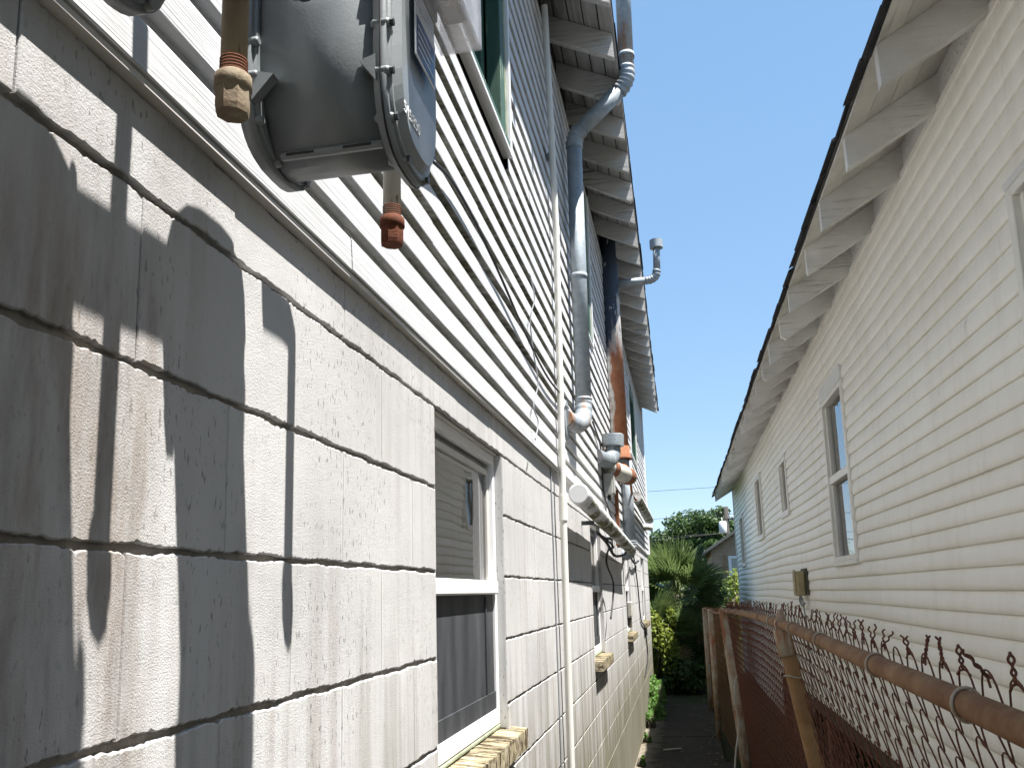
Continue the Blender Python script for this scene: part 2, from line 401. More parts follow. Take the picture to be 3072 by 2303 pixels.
class MB:
    def __init__(s): s.v = []; s.f = []; s.mi = []; s.sm = []
    def add(s, vs, fs, mi=0, smooth=False):
        b = len(s.v); s.v += [tuple(p) for p in vs]
        for f in fs: s.f.append(tuple(b + i for i in f)); s.mi.append(mi); s.sm.append(smooth)
        return s
    def box(s, x0, x1, y0, y1, z0, z1, mi=0):
        v = [(x, y, z) for x in (x0, x1) for y in (y0, y1) for z in (z0, z1)]
        return s.add(v, [(0, 1, 3, 2), (4, 6, 7, 5), (0, 4, 5, 1), (2, 3, 7, 6), (0, 2, 6, 4), (1, 5, 7, 3)], mi)
    def cbox(s, x0, x1, y0, y1, z0, z1, c=.003, mi=0):       # chamfered box
        cx, cy, cz = (x0 + x1) / 2, (y0 + y1) / 2, (z0 + z1) / 2
        bm = bmesh.new(); bmesh.ops.create_cube(bm, size=1)
        for q in bm.verts: q.co = Vector((cx + q.co.x * (x1 - x0), cy + q.co.y * (y1 - y0), cz + q.co.z * (z1 - z0)))
        bmesh.ops.bevel(bm, geom=bm.edges[:], offset=min(c, .45 * min(x1 - x0, y1 - y0, z1 - z0)), segments=1, affect='EDGES', profile=.5)
        bm.verts.index_update()
        s.add([q.co.copy() for q in bm.verts], [[q.index for q in f.verts] for f in bm.faces], mi); bm.free(); return s
    def tube(s, pts, r, n=12, mi=0, caps=True, smooth=True, closed=False):
        pts = [Vector(p) for p in pts]; N = len(pts)
        rs = r if isinstance(r, (list, tuple)) else [r] * N
        prev = None; vs = []
        for i, p in enumerate(pts):
            if closed: d = (pts[(i + 1) % N] - pts[i - 1])
            else: d = (pts[min(i + 1, N - 1)] - pts[max(i - 1, 0)])
            if d.length < 1e-9: d = Vector((0, 0, 1))
            d.normalize()
            if prev is None:
                a = Vector((0, 0, 1)) if abs(d.z) < .9 else Vector((1, 0, 0))
                u = d.cross(a).normalized()
            else:
                u = (prev - d * prev.dot(d))
                if u.length < 1e-6: u = d.orthogonal()
                u.normalize()
            prev = u; w_ = d.cross(u)
            for k in range(n):
                t = 2 * math.pi * k / n
                vs.append(p + (u * math.cos(t) + w_ * math.sin(t)) * rs[i])
        fs = []
        for i in range(N if closed else N - 1):
            for k in range(n):
                j = (i + 1) % N
                fs.append((i * n + k, i * n + (k + 1) % n, j * n + (k + 1) % n, j * n + k))
        s.add(vs, fs, mi, smooth)
        if caps and not closed:
            s.add(vs[:n], [tuple(range(n - 1, -1, -1))], mi); s.add(vs[-n:], [tuple(range(n))], mi)
        return s
    def prism(s, poly, axis, a, b, mi=0, smooth=False):      # poly: list of 2-tuples in the two other axes (cyclic order)
        def P(q, t):
            if axis == 'y': return (q[0], t, q[1])
            if axis == 'x': return (t, q[0], q[1])
            return (q[0], q[1], t)
        n = len(poly); vs = [P(q, a) for q in poly] + [P(q, b) for q in poly]
        s.add(vs, [(i, (i + 1) % n, n + (i + 1) % n, n + i) for i in range(n)], mi, smooth)
        s.add([P(q, a) for q in poly], [tuple(range(n - 1, -1, -1))], mi); s.add([P(q, b) for q in poly], [tuple(range(n))], mi)
        return s
    def mesh(s, name, mats, fixn=True):
        me = bpy.data.meshes.new(name); me.from_pydata(s.v, [], s.f)
        for q in (mats if isinstance(mats, (list, tuple)) else [mats]): me.materials.append(MAT[q] if isinstance(q, str) else q)
        me.polygons.foreach_set('material_index', s.mi); me.polygons.foreach_set('use_smooth', s.sm)
        if fixn:
            bm = bmesh.new(); bm.from_mesh(me)
            bmesh.ops.remove_doubles(bm, verts=bm.verts[:], dist=1e-6)
            bmesh.ops.recalc_face_normals(bm, faces=bm.faces[:]); bm.to_mesh(me); bm.free()
        me.update(); return me
def part(name, mb, mats, parent, local=False, kind=None, fixn=True):
    return obj(name, mb.mesh(name, mats, fixn), parent, local, None, kind)
def arc(c, r, a0, a1, n, plane='xz'):
    out = []
    for i in range(n + 1):
        t = a0 + (a1 - a0) * i / n; p, q = r * math.cos(t), r * math.sin(t)
        out.append((c[0] + p, c[1], c[2] + q) if plane == 'xz' else ((c[0] + p, c[1] + q, c[2]) if plane == 'xy' else (c[0], c[1] + p, c[2] + q)))
    return out
def smooth_path(pts, n=6):
    out = []
    P = [Vector(p) for p in pts]
    for i in range(len(P) - 1):
        p0 = P[max(i - 1, 0)]; p1 = P[i]; p2 = P[i + 1]; p3 = P[min(i + 2, len(P) - 1)]
        for k in range(n):
            t = k / n
            out.append(.5 * ((2 * p1) + (-p0 + p2) * t + (2 * p0 - 5 * p1 + 4 * p2 - p3) * t * t + (-p0 + 3 * p1 - 3 * p2 + p3) * t ** 3))
    out.append(P[-1]); return out
def subtract(y0, y1, cuts):
    segs = [(y0, y1)]
    for a, b in cuts:
        nx = []
        for p, q in segs:
            if b <= p or a >= q: nx.append((p, q)); continue
            if a > p: nx.append((p, a))
            if b < q: nx.append((b, q))
        segs = nx
    return [(p, q) for p, q in segs if q - p > .012]

# ------------------------------------------------------------------ ground
g = MB(); g.add([(-150, -80, -.06), (150, -80, -.06), (150, 260, -.06), (-150, 260, -.06)], [(0, 1, 2, 3)])
o = part('ground', g, 'soil', None); o['kind'] = 'structure'
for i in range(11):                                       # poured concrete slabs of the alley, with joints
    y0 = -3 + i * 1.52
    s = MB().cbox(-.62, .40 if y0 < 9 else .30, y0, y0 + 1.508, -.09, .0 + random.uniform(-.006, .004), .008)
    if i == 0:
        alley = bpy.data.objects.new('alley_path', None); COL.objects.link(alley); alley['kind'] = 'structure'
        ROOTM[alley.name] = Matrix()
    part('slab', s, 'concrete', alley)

# ================================================================== LEFT HOUSE
XB = -.587                                                # face of the block wall
YA, YE = -2.2, 14.55                                      # near and far end
LH = empty('house', 'white two-storey house, painted concrete block below and mildewed white siding above, on the left', 'house', (-3.5, 6, 0))
WIN = [(2.00, 2.81), (5.57, 6.28), (8.75, 9.55), (12.1, 13.05)]      # ground floor openings
WZ0, WZ1 = H - .410, H + .470
JT = [H + .470 - .2045 * k for k in range(9)]             # horizontal mortar joints
JT = [H + .588] + JT + [-.05]
# mortar core with the openings left free
core = MB()
ys = sorted({YA, YE, *[q for ww in WIN for q in ww]})
for i in range(len(ys) - 1):
    ym = (ys[i] + ys[i + 1]) / 2
    op = any(a < ym < b for a, b in WIN)
    if op:
        core.box(-.79, -.596, ys[i], ys[i + 1], -.06, WZ0 - .085); core.box(-.79, -.596, ys[i], ys[i + 1], WZ1 + .02, H + .80)
    else: core.box(-.79, -.596, ys[i], ys[i + 1], -.06, H + .80)
core.box(-6.2, -.79, YA, YA + .15, -.06, 4.9); core.box(-6.2, -.79, YE - .15, YE, -.06, 4.9); core.box(-6.4, -6.2, YA, YE, -.06, 4.7)
wall = part('wall', core, 'mortar', LH)
# blocks
def block_mesh(wd, ht, fine, rng):
    st = (.2, .012, .0055)[fine]
    nx, nz = max(1, round(wd / st)), max(1, round(ht / st)); per = []
    for i in range(nx): per.append((-wd / 2 + wd * i / nx, -ht / 2))
    for i in range(nz): per.append((wd / 2, -ht / 2 + ht * i / nz))
    for i in range(nx): per.append((wd / 2 - wd * i / nx, ht / 2))
    for i in range(nz): per.append((-wd / 2, ht / 2 - ht * i / nz))
    n = len(per); mb = MB(); j = (.0, .0011, .0014)[fine]
    ring0 = []; ring1 = []; ring2 = []
    ph = [rng.uniform(0, 6.28) for _ in range(4)]
    for k, (a, b) in enumerate(per):
        t = k / n * 6.283
        wob = .0015 * math.sin(5 * t + ph[0]) + .0012 * math.sin(13 * t + ph[1])
        jit = abs(rng.gauss(0, j)) + (fine > 0 and rng.random() < .03) * rng.uniform(0, .003)
        e = .0035 + (wob if fine else 0) * .8 + min(jit, .006); ev = .0006
        sx = (wd / 2 - ev) / (wd / 2); sz = (ht / 2 - e) / (ht / 2)
        e2 = e + .0018; sx2 = (wd / 2 - ev - .0012) / (wd / 2); sz2 = (ht / 2 - e2) / (ht / 2)
        ring0.append((-.012, a * sx, b * sz)); ring1.append((-.0018, a * sx, b * sz)); ring2.append((0.0, a * sx2, b * sz2))
    mb.add(ring0 + ring1 + ring2, [(i, (i + 1) % n, n + (i + 1) % n, n + i) for i in range(n)] + [(n + i, n + (i + 1) % n, 2 * n + (i + 1) % n, 2 * n + i) for i in range(n)] + [tuple(range(2 * n, 3 * n))])
    return mb.mesh('block', 'block')
rng = random.Random(3)
FULL = {}
nblk = 0; farb = MB()
for r in range(len(JT) - 1):
    zt, zb = JT[r], JT[r + 1]
    off = 1.022 if r % 2 == 0 else .8215
    cuts = []
    under = []
    for a, b in WIN:
        if zt > WZ0 + .01 and zb < WZ1 - .01:
            cuts.append((a, b))
            if zb < WZ0 - .1: under.append((a, b))
    k0 = int((YA - off) / .3985) - 1
    for k in range(k0, k0 + 60):
        p, q = off + k * .3985, off + (k + 1) * .3985
        if q < YA or p > YE: continue
        p, q = max(p, YA), min(q, YE)
        segs = [(c, d, zb, zt) for c, d in subtract(p, q, cuts)]
        for a, b in under:
            c, d = max(p, a), min(q, b)
            if d - c > .012: segs.append((c, d, zb, WZ0 - .085))
        for c, d, e, f in segs:
            if c < .3 or c > 12.2:                 # behind the camera or past a hand's width in the picture
                farb.cbox(-.599, XB, c + .0006, d - .0006, e + .004, f - .004, .002); continue
            fine = 2 if c < 2.3 else (1 if c < 5 else 0)
            full = abs(d - c - .3985) < 1e-4
            key = (round(f - e, 4), fine, rng.randrange(6) if fine else 0)
            if full and key in FULL: me = FULL[key]
            else:
                me = block_mesh(d - c, f - e, fine, rng)
                if full: FULL[key] = me
            obj('block', me, wall, loc=(XB + rng.gauss(0, .0005), (c + d) / 2, (e + f) / 2)); nblk += 1
part('far_blocks', farb, 'block', wall, kind='stuff')

# ground-floor windows
def lwindow(a, b, z0, z1, idx, blind):
    for nm, bx_ in (('jamb', (-.79, -.5895, a - .0005, a + .0035, z0 - .012, z1)), ('jamb', (-.79, -.5895, b - .0035, b + .0005, z0 - .012, z1)), ('lintel_soffit', (-.79, -.5895, a + .004, b - .004, z1 + .016, z1 + .0215))):
        part(nm, MB().box(*bx_), 'block', LH)
    fr = MB(); xo, xi = -0.6140, -0.6580; t = .027
    for (p, q, r0, r1) in ((a + .004, a + t, z0, z1), (b - t, b - .004, z0, z1), (a + t, b - t, z0, z0 + .05), (a + t, b - t, z1 - .034, z1)):
        fr.cbox(xi, xo, p, q, r0, r1, .004)
    wn = part('window', fr, 'window_white', LH)
    zm = (z0 + z1) / 2 - .005
    hd = MB().cbox(-0.6660, -0.6040, a + .002, b - .002, z1 - .002, z1 + .03, .003); part('head_trim', hd, 'window_grey', wn)
    ms = MB().cbox(xi + .004, xo + .010, a + t, b - t, zm - .022, zm + .022, .005); part('meeting_rail', ms, 'window_white', wn)
    us = MB()
    for (p, q, r0, r1) in ((a + t, a + t + .022, zm + .022, z1 - .052), (b - t - .022, b - t, zm + .022, z1 - .052), (a + t + .022, b - t - .022, z1 - .072, z1 - .052)):
        us.cbox(xi - .004, xo - .016, p, q, r0, r1, .003)
    part('upper_sash', us, 'window_grey', wn)
    gl = MB().box(-0.6430, -0.6400, a + t, b - t, zm, z1 - .04); part('pane', gl, 'glass', wn)
    sc = MB().box(-0.6270, -0.6250, a + t, b - t, z0 + .05, zm - .022); part('insect_screen', sc, 'screen', wn)
    ls = MB()
    for (p, q, r0, r1) in ((a + t, b - t, z0 + .05, z0 + .105), (b - t - .12, b - t - .105, z0 + .105, zm - .03)):
        ls.cbox(-0.6248, -0.6200, p, q, r0, r1, .001)
    part('screen_frame', ls, 'screen', wn)
    if blind:
        for k in range(int((z1 - zm) / .030)):
            z = zm + .012 + k * .030
            s = MB(); s.add([(-0.6740, a + .03, z), (-0.6740, b - .03, z), (-0.6660, b - .03, z + .0285), (-0.6660, a + .03, z + .0285)], [(0, 1, 2, 3)])
            s.add([(-0.6744, a + .03, z - .0006), (-0.6664, a + .03, z + .0279), (-0.6664, b - .03, z + .0279), (-0.6744, b - .03, z - .0006)], [(0, 1, 2, 3)])
            part('blind_slat', s, 'blind', wn)
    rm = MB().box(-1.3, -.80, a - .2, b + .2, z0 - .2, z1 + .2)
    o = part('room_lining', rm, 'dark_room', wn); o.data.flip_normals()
    # ridged timber sill
    sl_ = MB(); y = a - .045; r2 = random.Random(idx)
    while y < b + .06:
        dy = r2.uniform(.0035, .009); z = z0 - .013 + r2.gauss(0, .0016); x = -.535 + r2.gauss(0, .0016)
        sl_.add([(-.66, y, z0 - .078), (x, y, z0 - .083 + r2.gauss(0, .002)), (x, y, z - .010), (-.66, y, z), (-.66, y + dy, z0 - .078), (x, y + dy, z0 - .083), (x, y + dy, z - .010), (-.66, y + dy, z)],
                [(0, 1, 2, 3), (7, 6, 5, 4), (1, 5, 6, 2), (2, 6, 7, 3), (0, 4, 5, 1)])
        y += dy + r2.uniform(.0, .0015)
    part('sill', sl_, 'sill', wn)
    sb = MB().cbox(-.66, -.612, a + .002, b - .002, z0 - .0125, z0 - .001, .003); part('stool', sb, 'pale_green', wn)
    return wn
for i, (a, b) in enumerate(WIN): lwindow(a, b, WZ0, WZ1, i, i < 2)

# siding courses
Z0S = H + .594; PIT = .0912; NC = 27
UW = [(2.02, 2.96, H + 1.665, H + 3.0), (5.15, 6.03, H + 1.78, H + 2.95), (10.6, 12.0, H + 1.72, H + 2.7)]
prof = [(-.590, 0), (-.5665, -.001), (-.5655, .002), (-.5680, .0585), (-.5705, .0640), (-.5775, .0700), (-.5835, .0780), (-.5855, PIT + .004)]
for k in range(NC):
    z = Z0S + k * PIT
    cuts = [(a, b) for a, b, c, d in UW if z + PIT > c + .02 and z < d]
    mb = MB()
    pieces = []
    for a, b in subtract(YA, YE, cuts):
        js = [q for q in [YA + ((k * 1.37) % 3.6) + 3.6 * n_ for n_ in range(6)] if a + .3 < q < b - .3]
        ed = [a] + js + [b]; pieces += [(ed[i_], ed[i_ + 1] + (.018 if i_ < len(ed) - 2 else 0), i_) for i_ in range(len(ed) - 1)]
    for a, b, ip in pieces:
        mb = MB()
        n = max(2, int((b - a) / .45)); vs = []; np_ = len(prof)
        for i in range(n + 1):
            y = a + (b - a) * i / n
            wv = .0012 * math.sin(y * 2.1 + k * 1.7) + .0007 * math.sin(y * 5.3 + k) + .0017 * (ip % 2)
            wz = .0012 * math.sin(y * 1.3 + k * .9)
            vs += [(px + wv, y, z + pz + wz) for px, pz in prof]
        base = [(i * np_ + j, i * np_ + j + 1, (i + 1) * np_ + j + 1, (i + 1) * np_ + j) for i in range(n) for j in range(np_ - 1)]
        lo = [f for f in base if f[0] % np_ in (1, 2)]; hi = [f for f in base if f[0] % np_ not in (1, 2)]
        b0 = len(mb.v); mb.v += vs
        for f in lo: mb.f.append(tuple(b0 + q for q in f)); mb.mi.append(0); mb.sm.append(False)
        for f in hi: mb.f.append(tuple(b0 + q for q in f)); mb.mi.append(1); mb.sm.append(True)
        part('siding_board', mb, ['vinyl', 'vinyl_mildew'], LH)
st = MB().box(-.5872, -.5690, YA, YE, Z0S - .011, Z0S - .0022)
part('starter_strip', st, 'window_grey', LH)
sh = MB()
ysu = sorted({YA, YE, *[q for u_ in UW for q in u_[:2]]})
for i in range(len(ysu) - 1):
    ym = (ysu[i] + ysu[i + 1]) / 2; hit = [u_ for u_ in UW if u_[0] < ym < u_[1]]
    if hit:
        sh.box(-.70, -.592, ysu[i], ysu[i + 1], H + .80, hit[0][2]); sh.box(-.70, -.592, ysu[i], ysu[i + 1], hit[0][3], H + 3.4)
    else: sh.box(-.70, -.592, ysu[i], ysu[i + 1], H + .80, H + 3.4)
part('sheathing', sh, 'dark_void', LH)
cp = MB().cbox(-.60, -.541, YE - .02, YE + .045, Z0S, H + 3.2, .006); part('corner_post', cp, 'window_white', LH)
# upper windows with green casings
for a, b, c, d in UW:
    fr = MB(); t = .10
    fr.cbox(-.62, -.563, b - t, b - .012, c, d, .004); fr.cbox(-.62, -.563, a + .012, a + t, c, d, .004)
    fr.cbox(-.62, -.563, a + t, b - t, d - t, d, .004); fr.cbox(-.63, -.552, a + .01, b - .01, c, c + .035, .005)
    wn = part('window', fr, 'green', LH); wn['label'] = 'dark green cased upstairs window'
    wo = MB().cbox(-.60, -.5605, b - .035, b - .014, c + .01, d, .003); part('worn_edge_board', wo, 'pale_green', wn)
    sa = MB(); 
    for (p, q, r0, r1) in ((a + t, a + t + .05, c + .035, d - t), (b - t - .05, b - t, c + .035, d - t), (a + t, b - t, c + .035, c + .09), (a + t, b - t, (c + d) / 2 - .02, (c + d) / 2 + .02)):
        sa.cbox(-.66, -.625, p, q, r0, r1, .003)
    part('sash', sa, 'green', wn)
    part('pane', MB().box(-.655, -.652, a + t, b - t, c, d), 'glass', wn)
    jc = MB().cbox(-.585, -.5475, b - .012, b + .012, c - .02, d, .002); jc.cbox(-.585, -.5475, a - .012, a + .012, c - .02, d, .002); jc.cbox(-.585, -.5475, a + .012, b - .012, c - .02, c - .002, .002)
    part('channel_trim', jc, 'window_white', wn)
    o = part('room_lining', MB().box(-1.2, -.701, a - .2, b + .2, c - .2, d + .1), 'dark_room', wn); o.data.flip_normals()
# eave: rafters, deck boards, shingles
SLL = -.48                                                # fall per metre towards the alley
def edge_x(y): return -.205 - .0068 * (y - 4.3)           # rafter tip x
def rbot(x, y): return H + 2.93 + (edge_x(y) - x) * .48
k = 0; y = 4.357 - .4475 * 12
while y < YE + .02:
    xt = edge_x(y); x0 = -.70; th = .040; dp = .148; r_ = rng.gauss(0, .003)
    xt += rng.gauss(0, .006); q_ = rng.uniform(.0, .022) * (rng.random() < .4)
    poly = [(x0, rbot(x0, y)), (xt - q_, rbot(xt, y) + r_), (xt, rbot(xt, y) + r_ + q_ * .8 + .001), (xt - .006, rbot(xt, y) + dp), (x0, rbot(x0, y) + dp)]
    yj = y + rng.gauss(0, .008)
    part('rafter', MB().prism(poly, 'y', yj - th / 2, yj + th / 2), 'rafter_l', LH); y += .4475
nb = 6; bw = .0845; gapL = .0085
for i in range(nb):                                       # tongue boards run along the eave
    mb = MB(); pts = []
    ya, yb = YA, YE + .02; n = 14
    for j in range(n + 1):
        yy = ya + (yb - ya) * j / n
        x1 = edge_x(yy) + .002 - i * bw; x0_ = x1 - bw + gapL
        zz = lambda x: rbot(x, yy) + .150
        pts.append([(x1, yy, zz(x1)), (x0_, yy, zz(x0_)), (x0_, yy, zz(x0_) + .018), (x1, yy, zz(x1) + .018)])
    vs = [p for q in pts for p in q]
    fs = [(j * 4 + e, j * 4 + (e + 1) % 4, (j + 1) * 4 + (e + 1) % 4, (j + 1) * 4 + e) for j in range(n) for e in range(4)] + [(3, 2, 1, 0), (n * 4, n * 4 + 1, n * 4 + 2, n * 4 + 3)]
    mb.add(vs, fs); part('deck_board', mb, 'deck_l', LH)
rf = MB()
for yy0, yy1 in ((YA - .02, YE + .03),):
    vs = []
    for yy in (yy0, yy1):
        x1 = edge_x(yy) + .004
        vs += [(x1, yy, rbot(x1, yy) + .172), (-4.0, yy, rbot(-4.0, yy) + .172), (-4.0, yy, rbot(-4.0, yy) + .192), (x1, yy, rbot(x1, yy) + .192)]
    rf.add(vs, [(0, 1, 5, 4), (1, 2, 6, 5), (2, 3, 7, 6), (3, 0, 4, 7), (0, 3, 2, 1), (4, 5, 6, 7)])
rf.add([(-4.0, YA, rbot(-4, YA) + .192), (-4.0, YE, rbot(-4, YE) + .192), (-7.6, YE, H + 3.1), (-7.6, YA, H + 3.1)], [(0, 1, 2, 3)])
roof = part('roof', rf, 'roof_grey', LH)
y = YA
while y < YE:
    L_ = .31; x1 = edge_x(y) + .012 + rng.gauss(0, .003); zb = rbot(x1, y) + .186 + rng.gauss(0, .003)
    s = MB(); dr = rng.uniform(.0, .008); q = L_ + .004
    s.add([(x1, y, zb - dr), (x1 - .3, y, zb + .144), (x1 - .3, y, zb + .154), (x1, y, zb + .012 - dr),
           (x1 - .0021, y + q, zb - rng.uniform(0, .006)), (x1 - .3, y + q, zb + .144), (x1 - .3, y + q, zb + .154), (x1 - .0021, y + q, zb + .013)],
          [(0, 1, 5, 4), (1, 2, 6, 5), (2, 3, 7, 6), (3, 0, 4, 7), (0, 3, 2, 1), (4, 5, 6, 7)])
    part('shingle', s, 'shingle', roof); y += L_

# ================================================================== RIGHT HOUSE (local frame: x=0 on the wall, alley at -x)
AR = .0056; RX = 1.222
RH = empty('house', 'cream vinyl-sided one-storey house with open white rafter tails, behind the fence on the right', 'house', (RX, 0, 0), rotz=AR)
RB, RT = H - 1.045, H + 1.985; RYA, RYE = -2.5, 18.25
RW = [(6.19, 7.03, H + .18, H + 1.435, 'tall'), (9.53, 10.13, H + .80, H + 1.40, 'small'), (12.45, 13.25, H + .72, H + 1.585, 'small'), (16.1, 16.9, H + .43, H + 1.33, 'small'), (2.15, 3.05, H + .55, H + 1.335, 'near')]
RPIT = .0921; k = 0; z = RB
rprof = [(.014, .001), (-.0105, -.002), (-.0150, .004), (-.0170, .022), (-.0160, .044), (-.0120, .066), (-.0055, .084), (.0, RPIT + .006)]
while z < RT - .03:
    cuts = [(a - .02, b + .02) for a, b, c, d, t_ in RW if z + RPIT > c + .03 and z < d - .02]
    mb = MB(); np_ = len(rprof)
    pieces = []
    for a, b in subtract(RYA, RYE, cuts):
        js = [q for q in [RYA + ((k * 1.61) % 3.66) + 3.66 * n_ for n_ in range(7)] if a + .3 < q < b - .3]
        ed = [a] + js + [b]; pieces += [(ed[i_], ed[i_ + 1] + (.02 if i_ < len(ed) - 2 else 0), i_) for i_ in range(len(ed) - 1)]
    for a, b, ip in pieces:
        mb = MB()
        n = max(2, int((b - a) / .28)); vs = []
        for i in range(n + 1):
            y = a + (b - a) * i / n
            f_ = min(1, max(0, (y - 5) / 4))
            wv = f_ * (.006 * math.sin(y * 1.55 + 1.1) + .0035 * math.sin(y * 3.6 + .3 * k)) + .0012 * math.sin(y * 2.2 + k * 1.3) - .0016 * (ip % 2)
            wz = f_ * (.007 * math.sin(y * 1.05 + .16 * k) + .003 * math.sin(y * 2.7 + .4 * k)) + .0012 * math.sin(y * 1.9 + k)
            vs += [(px + wv, y, z + pz + wz) for px, pz in rprof]
        mb.add(vs, [(i * np_ + j, i * np_ + j + 1, (i + 1) * np_ + j + 1, (i + 1) * np_ + j) for i in range(n) for j in range(np_ - 1)], 0, True)
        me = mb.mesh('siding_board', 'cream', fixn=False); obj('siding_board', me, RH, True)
        for p_ in me.polygons:                             # keep the butt edge crisp
            if all((q % np_) in (0, 1) for q in p_.vertices): p_.use_smooth = False
    z += RPIT; k += 1
# far skirt that runs down to the ground
z = RB - RPIT
while z > .02:
    mb = MB(); a, b = 11.6, RYE; n = 12; vs = []
    for i in range(n + 1):
        y = a + (b - a) * i / n
        vs += [(px + .006 * math.sin(y * 1.55 + 1.1), y, z + pz) for px, pz in rprof]
    mb.add(vs, [(i * np_ + j, i * np_ + j + 1, (i + 1) * np_ + j + 1, (i + 1) * np_ + j) for i in range(n) for j in range(np_ - 1)], 0, True)
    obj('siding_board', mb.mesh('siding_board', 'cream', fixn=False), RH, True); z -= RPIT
sh = MB()
ysu = sorted({RYA, RYE, *[q for u_ in RW for q in u_[:2]]})
for i in range(len(ysu) - 1):
    ym = (ysu[i] + ysu[i + 1]) / 2; hit = [u_ for u_ in RW if u_[0] < ym < u_[1]]
    if hit: sh.box(.017, .14, ysu[i], ysu[i + 1], RB, hit[0][2]); sh.box(.017, .14, ysu[i], ysu[i + 1], hit[0][3], RT + .35)
    else: sh.box(.017, .14, ysu[i], ysu[i + 1], RB, RT + .35)
sh.box(.017, .14, 11.6, RYE, -.05, RB)
sh.box(.14, 7.0, RYE - .14, RYE, -.05, RT + .4); sh.box(.14, 7.0, RYA, RYA + .14, -.05, RT + .4); sh.box(6.9, 7.0, RYA, RYE, -.05, RT + .4)
sh.box(.02, 6.9, RYA, RYE, RB + .02, RB + .12)
part('wall', sh, 'dark_void', RH, True)
bmn = MB().cbox(.03, .16, RYA, 11.58, RB - .16, RB + .0, .01); part('sill_beam', bmn, 'wood_beam', RH, True)
for yy in (-1.0, 1.4, 3.8, 6.2, 8.6, 11.2):
    pr_ = MB()
    for c in range(6):
        for e in range(2):
            pr_.cbox(.05 + e * .10, .145 + e * .10, yy - .10, yy + .10, -.05 + c * .088, .03 + c * .088, .005)
    part('brick_pier', pr_, 'brick_red', RH, True)
cpst = MB().cbox(-.034, .03, RYE - .03, RYE + .05, -.02, RT + .10, .006); part('corner_post', cpst, 'pale_trim', RH, True)
tb = MB().cbox(-.028, .01, RYA, RYE, RT - .012, RT + .030, .004); part('frieze_trim', tb, 'cream', RH, True)
fz = MB().box(-.006, .016, RYA, RYE, RT + .025, RT + .45); part('frieze_board', fz, 'rafter_r', RH, True)
# rafters
XT = -.405; ZT = H + 1.765; SLR = .60
def rb2(x): return ZT + (x - XT) * SLR
y = 3.01 - .644 * 8; kk = 0
while y < RYE + .1:
    dp = .155; th = .045; j = rng.gauss(0, .004)
    xt = XT + rng.gauss(0, .006)
    q_ = rng.uniform(.0, .035) * (rng.random() < .35)
    poly = [(.10, rb2(.10) + rng.gauss(0, .003)), (xt + q_, rb2(xt) + j), (xt, rb2(xt) + j + q_ * .7 + .001), (xt - .002, rb2(xt) + dp), (.10, rb2(.10) + dp)]
    yj = y + rng.gauss(0, .014); th = .045 + rng.gauss(0, .002)
    part('rafter', MB().prism(poly, 'y', yj - th / 2, yj + th / 2), 'rafter_r', RH, True)
    y += .644
for i in range(5):
    mb = MB(); x1 = XT - .004 + i * .099; x0_ = x1 + .0965
    zz = lambda x: rb2(x) + .157
    mb.prism([(x1, zz(x1)), (x0_, zz(x0_)), (x0_, zz(x0_) + .018), (x1, zz(x1) + .018)], 'y', RYA, RYE + .1)
    part('deck_board', mb, 'deck_r', RH, True)
rf = MB(); zz = lambda x: rb2(x) + .180
rf.prism([(XT - .012, zz(XT - .012)), (4.0, zz(4.0)), (4.0, zz(4.0) + .02), (XT - .012, zz(XT - .012) + .02)], 'y', RYA, RYE + .12)
rf.add([(4.0, RYA, zz(4) + .02), (4.0, RYE, zz(4) + .02), (8.2, RYE, H + 1.9), (8.2, RYA, H + 1.9)], [(0, 1, 2, 3)])
roof2 = part('roof', rf, 'roof_grey', RH, True)
y = RYA
while y < RYE + .1:
    L_ = .31; x1 = XT - .040 + rng.gauss(0, .006); z1 = zz(x1) + .010 + .010 * math.sin(y * 1.9) + .006 * math.sin(y * 4.1); dr = rng.uniform(0, .016); dr2 = rng.uniform(0, .016); q = L_ + .004
    s = MB()
    s.add([(x1, y, z1 - dr), (x1 + .3, y, z1 + .18), (x1 + .3, y, z1 + .192), (x1, y, z1 + .014 - dr),
           (x1 + rng.gauss(0, .005), y + q, z1 - dr2), (x1 + .3, y + q, z1 + .18), (x1 + .3, y + q, z1 + .192), (x1, y + q, z1 + .014 - dr2)],
          [(0, 1, 5, 4), (1, 2, 6, 5), (2, 3, 7, 6), (3, 0, 4, 7), (0, 3, 2, 1), (4, 5, 6, 7)])
    part('shingle', s, 'shingle', roof2, True); y += L_
